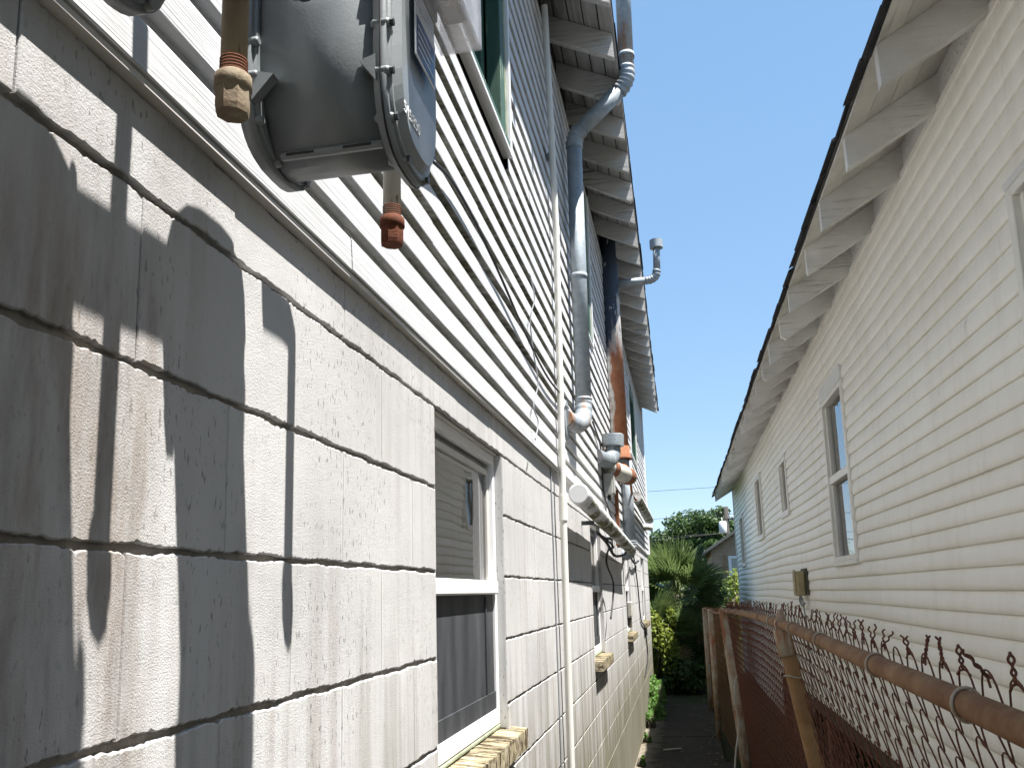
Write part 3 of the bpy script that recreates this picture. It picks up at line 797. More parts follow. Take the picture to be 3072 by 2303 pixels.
# right windows
def rwindow(a, b, c, d, kind):
    fr = MB(); t = .036
    for (p, q, r0, r1) in ((a - .012, a + t, c, d), (b - t, b + .012, c, d), (a + t, b - t, c, c + t), (a + t, b - t, d - t, d)):
        fr.cbox(-.030, .06, p, q, r0, r1, .004)
    wn = part('window', fr, 'window_cream', RH, True)
    sl2 = MB().cbox(-.040, .03, a - .03, b + .03, c - .035, c - .001, .005); part('sill', sl2, 'window_cream', wn, True)
    hd = MB().cbox(-.034, .02, a - .02, b + .02, d + .001, d + (.11 if kind == 'tall' else .03), .005); part('head_trim', hd, 'pale_trim', wn, True)
    zm = (c + d) / 2
    ss = MB()
    if kind == 'tall':
        ss.cbox(-.020, .03, a + t, b - t, zm - .03, zm + .03, .004)
    for (p, q, r0, r1) in ((a + t, a + t + .03, c + t, d - t), (b - t - .03, b - t, c + t, d - t)): part('sash_stile', MB().cbox(-.005, .035, p, q, r0, r1, .003), 'window_cream', wn, True)
    if kind == 'tall': part('meeting_rail', ss, 'window_cream', wn, True)
    part('pane', MB().box(.022, .025, a + t, b - t, c + t, d - t), 'glass', wn, True)
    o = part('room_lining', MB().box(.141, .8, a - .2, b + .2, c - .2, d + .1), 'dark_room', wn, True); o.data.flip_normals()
    if kind == 'tall':
        part('curtain', MB().box(.05, .054, a + t, b - t, zm, d - t), 'blind', wn, True)
    jc = MB(); z_ = c
    while z_ < d:                                          # ragged ends of the siding beside the frame
        h_ = .092; q_ = rng.uniform(.0, .012)
        jc.box(-.026, .0, a - .024 - q_, a - .014, z_, min(z_ + h_ - .012, d)); z_ += h_
    part('channel_trim', jc, 'window_cream', wn, True)
for r_ in RW: rwindow(*r_)

# ================================================================== GAS METERS AND PIPES
def text_mesh(body, size, depth, mat):
    cu = bpy.data.curves.new('txt', 'FONT'); cu.body = body; cu.size = size; cu.extrude = depth; cu.align_x = 'LEFT'
    to = bpy.data.objects.new('txt', cu); COL.objects.link(to)
    dg = bpy.context.evaluated_depsgraph_get(); dg.update()
    me = bpy.data.meshes.new_from_object(to.evaluated_get(dg)); bpy.data.objects.remove(to); bpy.data.curves.remove(cu)
    me.materials.clear(); me.materials.append(MAT[mat]); return me
def ushape(yc, hw, zb, zt, bulge, n=10, p=.72):
    """closed outline in (y,z): straight flanks, rounded narrowing foot"""
    rs_ = .062
    pts = [(yc - hw + rs_ * (1 - math.sin(a_)), zt - rs_ * (1 - math.cos(a_))) for a_ in (0, .5, 1.05, 1.57)]
    zs = zb + bulge
    for i in range(n + 1):
        a = math.pi + math.pi * i / n
        ca, sa = math.cos(a), math.sin(a)
        pts.append((yc + hw * math.copysign(abs(ca) ** p, ca), zs + bulge * math.copysign(abs(sa) ** p, sa)))
    pts += [(yc + hw - rs_ * (1 - math.sin(a_)), zt - rs_ * (1 - math.cos(a_))) for a_ in (1.57, 1.05, .5, 0)]; return pts
def rounded(pts, c=.02, zt=None): return pts
def gas_meter(name, label, y0, dz, ztop):
    yc = y0 + .092; B = H + dz
    root = empty(name, label, 'gas meter', (-.385, yc, B + .50), 'gas meters hung on the block wall')
    zt = B + ztop
    body = MB().prism(ushape(yc, .080, B + .526, zt, .165, 22, .86), 'x', -.462, -.312, 0, True)
    bd = part('body', body, 'meter', root)
    lg = MB().cbox(-.452, -.318, yc - .040, yc - .030, B + .528, B + .538, .003); part('foot_ledge', lg, 'meter', bd)
    for sx in (-.425, -.352):
        sl3 = MB().cbox(sx - .018, sx + .018, yc - .0408, yc - .0395, B + .5310, B + .5345, .0005); part('slot', sl3, 'black_rubber', bd)
    def flange(x0, x1, hw, zb, nm):
        f = MB().prism(ushape(yc, hw, zb, zt + .012, .115, 18), 'x', x0, x1, 0, True)
        f.prism(ushape(yc, hw - .006, zb + .006, zt + .006, .112, 18), 'x', x0 - .004, x1 + .004, 0, True)
        return part(nm, f, 'meter', root)
    rear = flange(-.482, -.464, .092, B + .524, 'rear_cover')
    front = flange(-.312, -.298, .088, B + .508, 'front_cover')
    sm_ = MB().prism(ushape(yc, .0895, B + .5065, zt + .0135, .116, 18), 'x', -.3060, -.3040, 0, True); part('gasket', sm_, 'black_rubber', front)
    fc = MB()
    o0 = ushape(yc, .078, B + .520, zt, .108, 18); o1 = ushape(yc, .070, B + .530, zt - .01, .105, 18); n = len(o0)
    fc.add([(-.294, a, b) for a, b in o0] + [(-.285, a, b) for a, b in o1], [(i, (i + 1) % n, n + (i + 1) % n, n + i) for i in range(n)] + [tuple(range(n, 2 * n))], 0, False)
    part('face_plate', fc, 'meter', front)
    # bolt lugs round the flanges
    ol = ushape(yc, .084, B + .514, zt, .112, 18)
    idx = [0, 3, 6, 10, 13, 16, 18]
    zs_extra = [B + .655, B + .735]
    spots = [ol[i + 3] for i in (2, 5, 9, 13, 17)] + [(yc - .083, q) for q in zs_extra] + [(yc + .083, q) for q in zs_extra]
    olr = ushape(yc, .088, B + .531, zt, .112, 18)
    for (a, b) in [olr[i + 3] for i in (2, 5, 9, 13, 17)] + [(yc - .087, q) for q in zs_extra] + [(yc + .087, q) for q in zs_extra]:
        part('lug', MB().tube([(-.484, a, b), (-.481, a, b), (-.459, a, b), (-.456, a, b)], [.003, .0058, .0058, .004], 10), 'meter', rear)
    for (a, b) in spots:
        for x0, x1, par in ((-.318, -.294, front),):
            lug = MB().tube([(x0, a, b), (x0 + .004, a, b), (x1 - .004, a, b), (x1, a, b)], [.003, .0058, .0058, .004], 10); part('lug', lug, 'meter', par)
        bt = MB().tube([(-.296, a, b), (-.290, a, b)], .0046, 6, smooth=False); part('bolt', bt, 'bolt_steel', front)
    # ribs between flange and belly
    for a, s_ in ((yc - .083, -1), (yc + .083, 1)):
        for zr in (B + .612,):
            part('rib', MB().prism([(-.463, zr + .004), (-.436, zr - .004), (-.463, zr - .034)], 'y', a - .007, a + .007), 'meter', bd)
            part('rib', MB().prism([(-.311, zr + .002), (-.330, zr - .004), (-.311, zr - .030)], 'y', a - .006, a + .006), 'meter', bd)
    # number plate
    pl = MB().cbox(-.2790, -.2770, yc - .042, yc + .038, B + .640, B + .735, .001); pt = part('badge', pl, 'plate_white', front)
    part('badge_panel', MB().box(-.2769, -.2764, yc - .038, yc + .034, B + .645, B + .695), 'plate_blue', pt)
    for r in range(4):
        part('badge_print', MB().box(-.2763, -.2759, yc - .034, yc + .028 - .012 * (r % 2), B + .652 + r * .010, B + .6545 + r * .010), 'plate_white', pt)
    tm = text_mesh('515850', .0205, .0004, 'digit_white')
    t = obj('serial_number', tm, front)
    t.matrix_parent_inverse = wmat(front).inverted() @ wmat(root).inverted() if False else Matrix()
    t.parent = front
    t.matrix_parent_inverse = Matrix()
    t.matrix_basis = Matrix.Translation((-.2843, yc - .066, B + .553)) @ Matrix(((0, 0, 1, 0), (1, 0, 0, 0), (0, 1, 0, 0), (0, 0, 0, 1)))
    # clear index housing
    ib = MB().cbox(-.284, -.276, yc - .065, yc + .055, B + .745, B + .86, .004); idx_ = part('index_back', ib, 'box_grey', root)
    cl = MB(); X0, X1, Y0, Y1, Z0_, Z1_ = -.276, -.220, yc - .060, yc + .066, B + .708, B + .90
    th = .003
    cl.box(X0, X1, Y0, Y0 + th, Z0_, Z1_); cl.box(X0, X1, Y1 - th, Y1, Z0_, Z1_); cl.box(X1 - th, X1, Y0 + th, Y1 - th, Z0_, Z1_); cl.box(X0, X1 - th, Y0 + th, Y1 - th, Z0_, Z0_ + th)
    ic = part('clear_cover', cl, 'clear', root)
    part('cover_rib', MB().box(-.266, -.230, Y0 - .002, Y0 - .0004, Z0_ + .022, Z0_ + .0240).box(-.2320, -.230, Y0 - .002, Y0 - .0004, Z0_ + .0240, Z0_ + .060), 'clear', ic)
    part('index_module', MB().cbox(-.266, -.238, Y0 + .010, Y1 - .01, Z0_ + .034, Z1_ - .02, .004), 'bolt_steel', root)
    # swivels on top
    for yy in (yc - .05, yc + .05):
        part('swivel', MB().tube([(-.40, yy, zt), (-.40, yy, zt + .05), (-.40, yy, zt + .06), (-.40, yy, zt + .10)], [.026, .026, .018, .018], 12), 'meter', root)
    return root
M1 = gas_meter('gas_meter', 'grey painted gas meter with white number and clear cover, beside the rust-capped pipe', .834, 0.0, .785)
M2 = gas_meter('gas_meter', 'second grey gas meter, only its lower corner showing at the top left edge', .492, .012, .75)

def drip_leg(label, x, y, zb, mat, capmat, r=.0134, top=1.10, turn=1):
    root = empty('gas_pipe', label, 'pipe', (x, y, H + zb), 'gas drip pipes')
    Z = H + zb
    part('pipe', MB().tube([(x, y, Z + .03), (x, y, H + top)], r, 20), mat, root)
    th = MB()
    for i in range(5): th.tube([(x, y, Z + .045 + i * .0034), (x, y, Z + .0465 + i * .0034)], r + .0007, 20)
    part('thread', th, 'rust_cap', root)
    cp_ = MB()
    cp_.tube([(x, y, Z + .044), (x, y, Z + .041), (x, y, Z + .028), (x, y, Z + .0255)], [r + .0020, r + .0052, r + .0056, r + .0030], 20)
    hexr = r + .0042
    cp_.tube([(x, y, Z + .027), (x, y, Z + .006), (x, y, Z + .0)], [hexr, hexr, hexr * .95], 8, smooth=False)
    part('cap', cp_, capmat, root)
    el = MB().tube([(x, y, H + top - .02)] + [(x, y + turn * q, H + top + .02 + h_) for q, h_ in ((0.0, 0), (.012, .022), (.04, .03), (.10, .03))], r, 14)
    part('elbow', el, mat, root)
    return root
drip_leg('tan painted gas pipe with threaded tan cap, left of the grey meter', -.4215, .724, .487, 'pipe_tan', 'cap_tan', top=1.38, turn=-1)
drip_leg('flaking white gas pipe with rusty brown cap, hanging below the grey meter', -.398, 1.144, .519, 'pipe_white', 'rust_cap', top=.93, turn=-1)
mf = empty('gas_manifold', 'horizontal grey gas manifold pipe above the meters', 'pipe', (-.40, .8, H + .90))
part('pipe', MB().tube([(-.40, -.1, H + .905), (-.40, .86, H + .905)], .021, 16), 'meter', mf)
part('elbow', MB().tube(smooth_path([(-.40, .85, H + .905), (-.40, .90, H + .90), (-.40, .92, H + .87), (-.40, .92, H + .82)], 4), .022, 14), 'meter', mf)

# ================================================================== PIPES AND DUCTS ON THE LEFT HOUSE
cd = empty('conduit', 'slim cream plastic conduit running up the block wall past the siding', 'conduit', (-.545, 4.0, 0))
pts = [(-.560, 4.05, .0), (-.556, 4.03, H - .8), (-.545, 4.0, H + .38), (-.538, 4.02, H + 1.08), (-.535, 4.06, H + 1.82), (-.530, 3.98, H + 2.3), (-.525, 3.86, H + 2.95)]
part('pipe', MB().tube(pts, .0165, 14), 'pvc', cd)
part('coupling', MB().tube([(-.5452, 4.001, H + .34), (-.5440, 4.003, H + .46)], .0205, 18, smooth=False), 'pvc', cd)
for zz_ in (H + 2.2,):
    part('strap', MB().tube([(-.56, 4.03, zz_), (-.54, 4.03, zz_ + .03)], .019, 12), 'galv', cd)

def bellows(mb, c, r0, rad, a0, a1, plane, n=9, ring=.006):
    """pleated elbow"""
    pts = []; rs = []
    for i in range(n * 4 + 1):
        t = a0 + (a1 - a0) * i / (n * 4)
        pts.append(arc(c, r0, t, t, 1, plane)[0]); rs.append(rad + (ring if i % 4 == 2 else (0 if i % 4 == 0 else ring * .6)))
    mb.tube(pts, rs, 18); return mb
dv = empty('vent_duct', 'tall galvanised vent duct bending out round the eave with rust streaks', 'duct', (-.50, 4.75, H + .95))
RD = .046
part('upper_pipe', MB().tube([(-.150, 4.75, H + 4.3), (-.160, 4.75, H + 3.12)], RD, 20), 'galv_rust', dv)
def pleated(pts, r, step=4, ring=.005, n=18):
    sp = smooth_path(pts, 8); rs = [r + (ring if i % step == step // 2 else 0) for i in range(len(sp))]
    return MB().tube(sp, rs, n)
part('upper_elbow', pleated([(-.160, 4.75, H + 3.13), (-.162, 4.75, H + 3.07), (-.180, 4.75, H + 3.02), (-.215, 4.75, H + 2.975)], RD + .002), 'galv_rust', dv)
part('slanted_pipe', MB().tube([(-.205, 4.75, H + 2.985), (-.470, 4.75, H + 2.745)], RD, 20), 'galv', dv)
part('middle_elbow', pleated([(-.452, 4.75, H + 2.76), (-.480, 4.75, H + 2.73), (-.494, 4.75, H + 2.69), (-.497, 4.75, H + 2.64)], RD + .002), 'galv', dv)
part('lower_pipe', MB().tube([(-.497, 4.75, H + 2.66), (-.506, 4.75, H + 1.08)], RD, 20), 'galv', dv)
part('lower_elbow', pleated([(-.506, 4.75, H + 1.10), (-.506, 4.745, H + 1.05), (-.510, 4.70, H + .965), (-.527, 4.58, H + .915), (-.552, 4.45, H + .905), (-.572, 4.36, H + .91)], RD + .002, 4, .004), 'galv_rust', dv)
fl = MB(); cen = Vector((-.566, 4.40, H + .905))
fl.tube([cen + Vector((.0, 0, 0)), cen + Vector((.008, 0, 0)), cen + Vector((.010, 0, 0))], [.105, .105, .100], 32, smooth=False); part('wall_flange', fl, 'galv', dv)
def clamp(c, r, xwall, parent, nm='clamp'):
    mb = MB().tube([(c[0], c[1], c[2] - .014), (c[0], c[1], c[2] + .014)], r + .004, 20)
    mb.box(min(xwall, c[0]), max(xwall, c[0]) - r, c[1] - .003, c[1] + .003, c[2] - .013, c[2] + .013)
    return part(nm, mb, 'galv', parent)
clamp((-.502, 4.75, H + 1.83), RD, -.575, dv)
mb = MB().tube([(-.157, 4.75, H + 3.19), (-.157, 4.75, H + 3.215)], RD + .004, 20); mb.box(-.29, -.19, 4.747, 4.753, H + 3.19, H + 3.213); part('clamp', mb, 'galv', dv)

fs_ = empty('flue_stack', 'thick flue pipe, dark under the eave and rusty red lower down', 'flue', (-.49, 7.5, H + 1.0))
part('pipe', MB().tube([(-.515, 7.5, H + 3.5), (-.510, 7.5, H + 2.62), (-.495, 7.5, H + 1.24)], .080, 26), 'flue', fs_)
part('seam_band', MB().tube([(-.512, 7.5, H + 2.66), (-.5115, 7.5, H + 2.63)], .0835, 26), 'flue', fs_)
part('base_collar', MB().tube([(-.494, 7.5, H + 1.27), (-.494, 7.5, H + 1.17), (-.493, 7.5, H + 1.15)], [.086, .094, .115], 26), 'rust', fs_)
part('lower_socket', MB().tube([(-.492, 7.5, H + 1.15), (-.492, 7.5, H + 1.02)], .078, 22), 'galv', fs_)
tee = empty('flue_tee', 'white and rust banded tee fitting under the rusty flue', 'pipe', (-.50, 7.3, H + .97))
part('barrel', MB().tube([(-.575, 6.62, H + .985), (-.415, 7.34, H + .975)], .072, 24), 'pipe_white', tee)
part('cap_end', MB().tube([(-.415, 7.34, H + .975), (-.395, 7.345, H + .974), (-.388, 7.347, H + .973)], [.072, .066, .05], 24), 'pipe_white', tee)
for q in (.18, .80):
    a = Vector((-.575, 6.62, H + .985)).lerp(Vector((-.415, 7.34, H + .975)), q); b = Vector((-.575, 6.62, H + .985)).lerp(Vector((-.415, 7.34, H + .975)), q + .16)
    part('rust_band', MB().tube([a, b], .0745, 24), 'rust', tee)
part('neck', MB().tube([(-.47, 7.34, H + .985), (-.494, 7.49, H + 1.08)], .070, 20), 'rust', tee)
part('rusty_strip', MB().cbox(-.575, -.535, 7.60, 7.64, H + .40, H + .90, .004), 'rust', tee)

ev = empty('vent_elbow', 'short grey galvanised elbow vent with a wide band cap beside the flue', 'vent', (-.52, 6.6, H + 1.05))
sp = smooth_path([(-.585, 6.10, H + .975), (-.560, 6.22, H + .975), (-.520, 6.44, H + .99), (-.495, 6.56, H + 1.035), (-.487, 6.6, H + 1.10)], 5)
part('elbow', MB().tube(sp, .060, 20, smooth=False), 'galv_dark', ev)
part('neck', MB().tube([(-.487, 6.6, H + 1.09), (-.486, 6.6, H + 1.16)], .058, 20), 'galv_dark', ev)
cpv = MB().tube([(-.487, 6.6, H + 1.125), (-.483, 6.6, H + 1.215), (-.483, 6.6, H + 1.217)], [.086, .086, .078], 30, smooth=False); part('band_cap', cpv, 'galv', ev)
for q in range(5):
    part('cap_ridge', MB().tube([(-.4865 + q * .0006, 6.6, H + 1.137 + q * .016), (-.4864 + q * .0006, 6.6, H + 1.141 + q * .016)], .0873, 24), 'galv', ev)

gv = empty('gooseneck_vent', 'small grey capped vent pipe standing up past the roof edge against the sky', 'vent', (-.07, 7.5, H + 2.78))
part('arm', MB().tube([(-.45, 7.5, H + 2.785), (-.175, 7.5, H + 2.79)], .034, 18), 'galv', gv)
part('elbow', pleated([(-.185, 7.5, H + 2.79), (-.135, 7.5, H + 2.795), (-.092, 7.5, H + 2.825), (-.078, 7.5, H + 2.88)], .036, 4, .004), 'galv', gv)
part('riser', MB().tube([(-.078, 7.5, H + 2.87), (-.070, 7.5, H + 3.12)], .032, 18), 'galv', gv)
part('cap', MB().tube([(-.070, 7.5, H + 3.09), (-.070, 7.5, H + 3.165), (-.070, 7.5, H + 3.167)], [.060, .060, .054], 28, smooth=False), 'galv', gv)

wp = empty('drain_pipe', 'fat white drain pipe with moss patches running level along the wall', 'pipe', (-.49, 6, H + .45))
part('pipe', MB().tube([(-.49, 4.36, H + .483), (-.49, 8.25, H + .40)], .048, 22), 'moss_pipe', wp)
part('end_cap', MB().tube([(-.49, 4.365, H + .4829), (-.49, 4.20, H + .487), (-.49, 4.19, H + .487)], [.053, .053, .045], 22), 'window_white', wp)
for yy in (5.1, 6.7, 7.9):
    part('bracket', MB().cbox(-.588, -.51, yy - .012, yy + .012, H + .40, H + .425, .003), 'bolt_steel', wp)
dp_ = empty('downpipe', 'grey galvanised downpipe with a fanned elbow at its foot, past the flue', 'duct', (-.51, 8.55, H + .36))
part('pipe', MB().tube([(-.505, 8.5, H + 1.30), (-.502, 8.5, H + .47)], .056, 20), 'galv', dp_)
part('elbow', pleated([(-.502, 8.5, H + .49), (-.502, 8.5, H + .43), (-.515, 8.5, H + .385), (-.545, 8.5, H + .365), (-.60, 8.5, H + .36)], .058, 3, .007, 22), 'galv', dp_)
mp = empty('drain_pipe', 'dark mossy pipe running level under the far eave corner of the left house', 'pipe', (-.47, 11, H + 1.05))
part('pipe', MB().tube([(-.475, 9.7, H + 1.06), (-.47, 13.3, H + 1.08)], .060, 18), 'moss_pipe', mp)
part('stub', MB().tube([(-.58, 13.4, H + .98), (-.43, 13.4, H + .97)], .05, 16), 'moss_pipe', mp)
for yy in (10.2, 12.8): part('bracket', MB().cbox(-.588, -.47, yy - .01, yy + .01, H + 1.10, H + 1.125, .002), 'bolt_steel', mp)

jb = empty('junction_box', 'small grey electrical box mounted under the rust banded tee', 'box', (-.53, 6.6, H + .80))
part('case', MB().cbox(-.566, -.495, 6.50, 6.66, H + .74, H + .905, .006), 'box_grey', jb)
part('lid', MB().cbox(-.4945, -.486, 6.51, 6.65, H + .75, H + .895, .004), 'box_grey', jb)
part('gland', MB().tube([(-.53, 6.58, H + .742), (-.53, 6.58, H + .70)], .012, 10), 'cable_black', jb)

def cable(name, label, pts, r, mat, cat='cable', n=8, sm=6, kink=None):
    o = part(name, MB().tube(smooth_path(pts, sm), r, n), mat, None)
    return tag(o, label, cat)
cable('cable', 'black cable sagging across the mildewed siding down to the conduit', [(-.545, 1.75, H + 1.02), (-.548, 2.1, H + 1.10), (-.548, 2.6, H + 1.07), (-.548, 3.1, H + 1.00), (-.546, 3.6, H + .955), (-.543, 4.0, H + .965), (-.543, 4.45, H + 1.01), (-.55, 4.6, H + 1.0)], .0045, 'cable_black')
cable('cable', 'thin grey wire dangling loose down the white siding', [(-.548, 3.28, H + 1.30), (-.535, 3.30, H + 1.20), (-.55, 3.27, H + 1.10), (-.548, 3.30, H + .98), (-.537, 3.33, H + .85), (-.55, 3.28, H + .74), (-.538, 3.31, H + .68), (-.545, 3.26, H + .60)], .0028, 'cable_grey')
cable('cable', 'black cord hanging in a loop below the white drain pipe', [(-.56, 6.2, H + .40), (-.50, 6.35, H + .33), (-.52, 6.15, H + .30), (-.53, 6.05, H + .20), (-.52, 6.40, H + .08), (-.53, 6.45, H - .05), (-.54, 6.30, H - .19)], .007, 'cable_black')
cable('cable', 'black wire bundle strung from the wall under the drain pipe to the downpipe', [(-.57, 5.9, H + .41), (-.55, 6.4, H + .36), (-.56, 7.2, H + .30), (-.53, 8.0, H + .34), (-.56, 8.9, H + .42), (-.55, 9.8, H + .32), (-.56, 11, H + .38)], .012, 'cable_black')
cable('cable', 'dark cord running down from the grey elbow vent behind the junction box', [(-.556, 5.75, H + 1.16), (-.553, 6.15, H + 1.10), (-.553, 6.30, H + 1.00), (-.553, 6.33, H + .75), (-.54, 6.62, H + .62), (-.52, 6.85, H + .52)], .006, 'cable_black')
cable('cable', 'thin black cable trailing down the far block wall past the last windows', [(-.57, 9.3, H + .75), (-.56, 9.8, H + .5), (-.565, 10.6, H + .1), (-.575, 11.2, H - .35), (-.575, 12.1, H - .5), (-.578, 12.6, H - .9), (-.578, 11.6, H - 1.1)], .008, 'cable_black')
cable('cable', 'braided tan cord arching beyond the rusty tee', [(-.46, 7.5, H + .98), (-.44, 7.9, H + 1.0), (-.46, 8.5, H + .96), (-.47, 9.2, H + .98), (-.48, 9.7, H + 1.02)], .012, 'rust')
cable('cable', 'thin straight grey line down the block wall just left of the conduit', [(-.583, 3.90, H + .59), (-.583, 3.905, H + .2), (-.583, 3.91, H - .5), (-.583, 3.92, .02)], .0035, 'cable_grey')  # thin tube drawn for a narrow line down the wall
hb = empty('hose_bib_cover', 'small tan bracket box stuck on the wall under the third window', 'box', (-.57, 8.95, H - .3))
part('case', MB().cbox(-.588, -.535, 8.80, 8.92, H - .25, H - .10, .01), 'cable_white', hb)
part('lower_arm', MB().cbox(-.588, -.548, 8.83, 8.89, H - .36, H - .255, .008), 'meter_box_dark', hb)

# ================================================================== TELEPHONE BOX ON THE RIGHT HOUSE
pb = empty('telephone_box', 'weathered tan utility box with loose wires on the cream siding', 'utility box', (RX - .05, 8.85, H + .05))
wx = RX - AR * 8.85
part('backing', MB().cbox(wx - .030, wx - .006, 8.62, 8.98, H - .08, H + .175, .004), 'meter_box_dark', pb)
part('case', MB().cbox(wx - .115, wx - .031, 8.66, 8.96, H - .085, H + .150, .014), 'box_tan', pb)
part('lid_ridge', MB().cbox(wx - .125, wx - .1155, 8.70, 8.86, H - .06, H + .165, .006), 'box_tan', pb)
for k in range(4):
    part('wire', MB().tube(smooth_path([(wx - .07, 8.74 + k * .04, H - .08), (wx - .08, 8.70 + k * .05, H - .14), (wx - .06, 8.76 + k * .01, H - .19), (wx - .04, 8.72 + k * .02, H - .15)], 5), .004, 6), 'cable_grey', pb)
part('drop_cable', MB().tube(smooth_path([(wx - .06, 8.78, H - .10), (wx - .05, 8.77, H - .25), (wx - .04, 8.80, H - .55), (wx - .04, 8.78, H - 1.2)], 6), .007, 6), 'cable_grey', pb)

# ================================================================== CHAIN-LINK FENCE
FE = empty('chain_link_fence', 'rusty chain-link fence with a pipe top rail along the right side of the alley', 'fence', (.35, 4, 0))
def railz(y):
    tab = [(.2, -.139), (.9, -.136), (1.7, -.127), (2.8, -.116), (3.8, -.120), (5.5, -.142), (7.5, -.176), (10, -.235), (13.5, -.285)]
    for (a, p), (b, q) in zip(tab, tab[1:]):
        if a <= y <= b: return H + p + (q - p) * (y - a) / (b - a)
    return H + (tab[0][1] if y < .2 else tab[-1][1])
def railx(y): return .300 - .0 * y if y < 7.5 else .300 - .006 * (y - 7.5)
def lean(y): return .17 if y < 3 else max(.0, .17 - (y - 3) * .021)
part('top_rail', MB().tube([(railx(y / 10), y / 10, railz(y / 10)) for y in range(3, 76, 3)], .0158, 22), 'rust_rail', FE)
part('top_rail', MB().tube([(railx(7.45), 7.45, railz(7.45) - .002), (.30, 7.9, H - .205), (.292, 8.8, H - .235), (.285, 10, H - .245), (.27, 13.4, H - .285)], .0136, 16), 'rust_rail', FE)
POST = [(2.92, .0245, 'rust_post'), (7.25, .038, 'post_grey'), (10.6, .034, 'post_grey'), (13.0, .034, 'post_grey'), (-.4, .0245, 'rust_post')]
for i, (y, r, mt) in enumerate(POST):
    x = railx(y) - (.006 if i != 0 else .004); z1 = railz(y) - .014; l = lean(y)
    base = (x + l * z1, y, -.03)
    pp = part('post', MB().tube([base, (x + .004, y, z1 + (.0 if i == 0 else .03))], r, 18), mt, FE)
    if i == 0:
        lc = MB().tube([(x + .014, y, z1 - .085), (x + .004, y, z1 - .02), (x, y, z1 - .0)], [.0275, .027, .026], 18)
        lc.tube([(x, y - .022, z1 + .0145), (x, y + .022, z1 + .0145)], .0185, 18)
        lc.tube([(x + .002, y, z1 + .028), (x + .002, y, z1 + .046), (x + .002, y, z1 + .050), (x + .002, y, z1 + .057), (x + .002, y, z1 + .061)], [.017, .013, .009, .011, .006], 14)
        part('loop_cap', lc, 'post_grey', pp)
    for zz_ in ((.25, .75, 1.2) if i else (.5, 1.05, 1.42)):
        q = x + l * (z1 - zz_)
        ring = [(q + (r + .003) * math.cos(a), y + (r + .003) * math.sin(a), zz_ + .004 * math.sin(a * 2)) for a in [2 * math.pi * j / 16 for j in range(16)]]
        part('tie_wire', MB().tube(ring, .0018, 6, closed=True), 'cable_white', pp)
for y in (.62, 1.06, 1.52, 2.10, 2.62, 2.98, 3.25, 3.72, 4.25, 4.9, 5.6, 6.4, 7.1):
    c = (railx(y), y, railz(y)); rr = .0182; tl = rng.uniform(-.25, .25)
    ring = [(c[0] + rr * math.cos(a), c[1] + tl * rr * math.sin(a) + .008 * math.cos(a), c[2] + rr * math.sin(a)) for a in [2 * math.pi * j / 22 for j in range(22)]]
    part('tie_wire', MB().tube(ring, .0021, 6, closed=True), 'post_grey', FE)
# woven wires: local frame hangs from z=0 at the top
PZ = .073; PW = .0405; WR = .00125
def zig(mir, seed, per, sides=5, height=1.52, r=WR):
    q = random.Random(seed); pts = []
    n = int(height / PZ)
    for i in range(n * 2 + 1):
        s_ = (i % 2 == 0) ^ mir
        yy = PW if s_ else 0.0
        z = -i * PZ / 2
        yy += q.gauss(0, .0012); zz_ = z + q.gauss(0, .0012)
        sx = .0028 if s_ else -.0028
        d = 1 if s_ else -1
        if per > 2:
            o_ = .0055
            pts += [(sx * .3, yy - d * PW * .36, zz_ + PZ * .20), (sx * .8, yy - d * PW * .06, zz_ + PZ * .105), (sx, yy + d * o_ * .75, zz_ + PZ * .045), (sx, yy + d * o_, zz_), (sx, yy + d * o_ * .75, zz_ - PZ * .045), (sx * .8, yy - d * PW * .06, zz_ - PZ * .105), (sx * .3, yy - d * PW * .36, zz_ - PZ * .20)]
        else: pts.append((sx, yy, zz_))
    return MB().tube(pts, r, sides, caps=False)
RP, RS = .0830, .0420                                    # period along the fence, spacing of the rows
SHAPE = [(0.0, -1.0), (.050, -.93), (.085, -.70), (.135, -.20), (.22, .42), (.33, .84), (.43, .985), (.50, 1.0), (.57, .985), (.67, .84), (.78, .42), (.865, -.20), (.915, -.70), (.950, -.93)]
def woven_row(r, ya, yb, sides=4):
    q = random.Random(900 + r); pts = []
    n = int((yb - ya) / RP); am = RS / 2 + .0052
    for k in range(n):
        jy, jz = q.gauss(0, .0022), q.gauss(0, .0016)
        for (a, b) in SHAPE:
            y_ = ya + (k + a + (.5 if r % 2 else 0)) * RP + jy
            dz = .012 - r * RS + b * am + jz
            zt_ = railz(y_) + .004 * math.sin(y_ * 3.1)
            sg = .010 * math.sin(y_ * 1.7 + r * .05)
            pts.append((railx(y_) + .0205 + lean(y_) * max(0, -dz) - .0026 * b + sg * min(1, r / 10), y_, zt_ + dz))
    return MB().tube(pts, WR, sides, caps=False)
def barb(seed):
    q = random.Random(seed); mb = MB()
    for ph in (0, math.pi):
        pts = []
        lean_y = q.gauss(0, .010); lean_x = q.gauss(0, .008)
        pts.append((0, .014 * (1 if ph else -1), -.010)); pts.append((0, .007 * (1 if ph else -1), -.003))
        for i in range(17):
            t = i / 16; a = ph + t * 5.0 * math.pi
            rad = .00165 if t < .88 else .00165 + (t - .88) * .012
            pts.append((rad * math.cos(a) + lean_x * t, rad * math.sin(a) + lean_y * t, t * .037 - .002))
        mb.tube(pts, .0019, 5)
    return mb.mesh('barb', 'rust_dark', fixn=False)
BM_ = [barb(i) for i in range(8)]
for r in range(35):
    obj('wire', woven_row(r, .42, 7.2).mesh('wire', 'rust_dark', fixn=False), FE)
y = .42 + RP * .5; i = 0
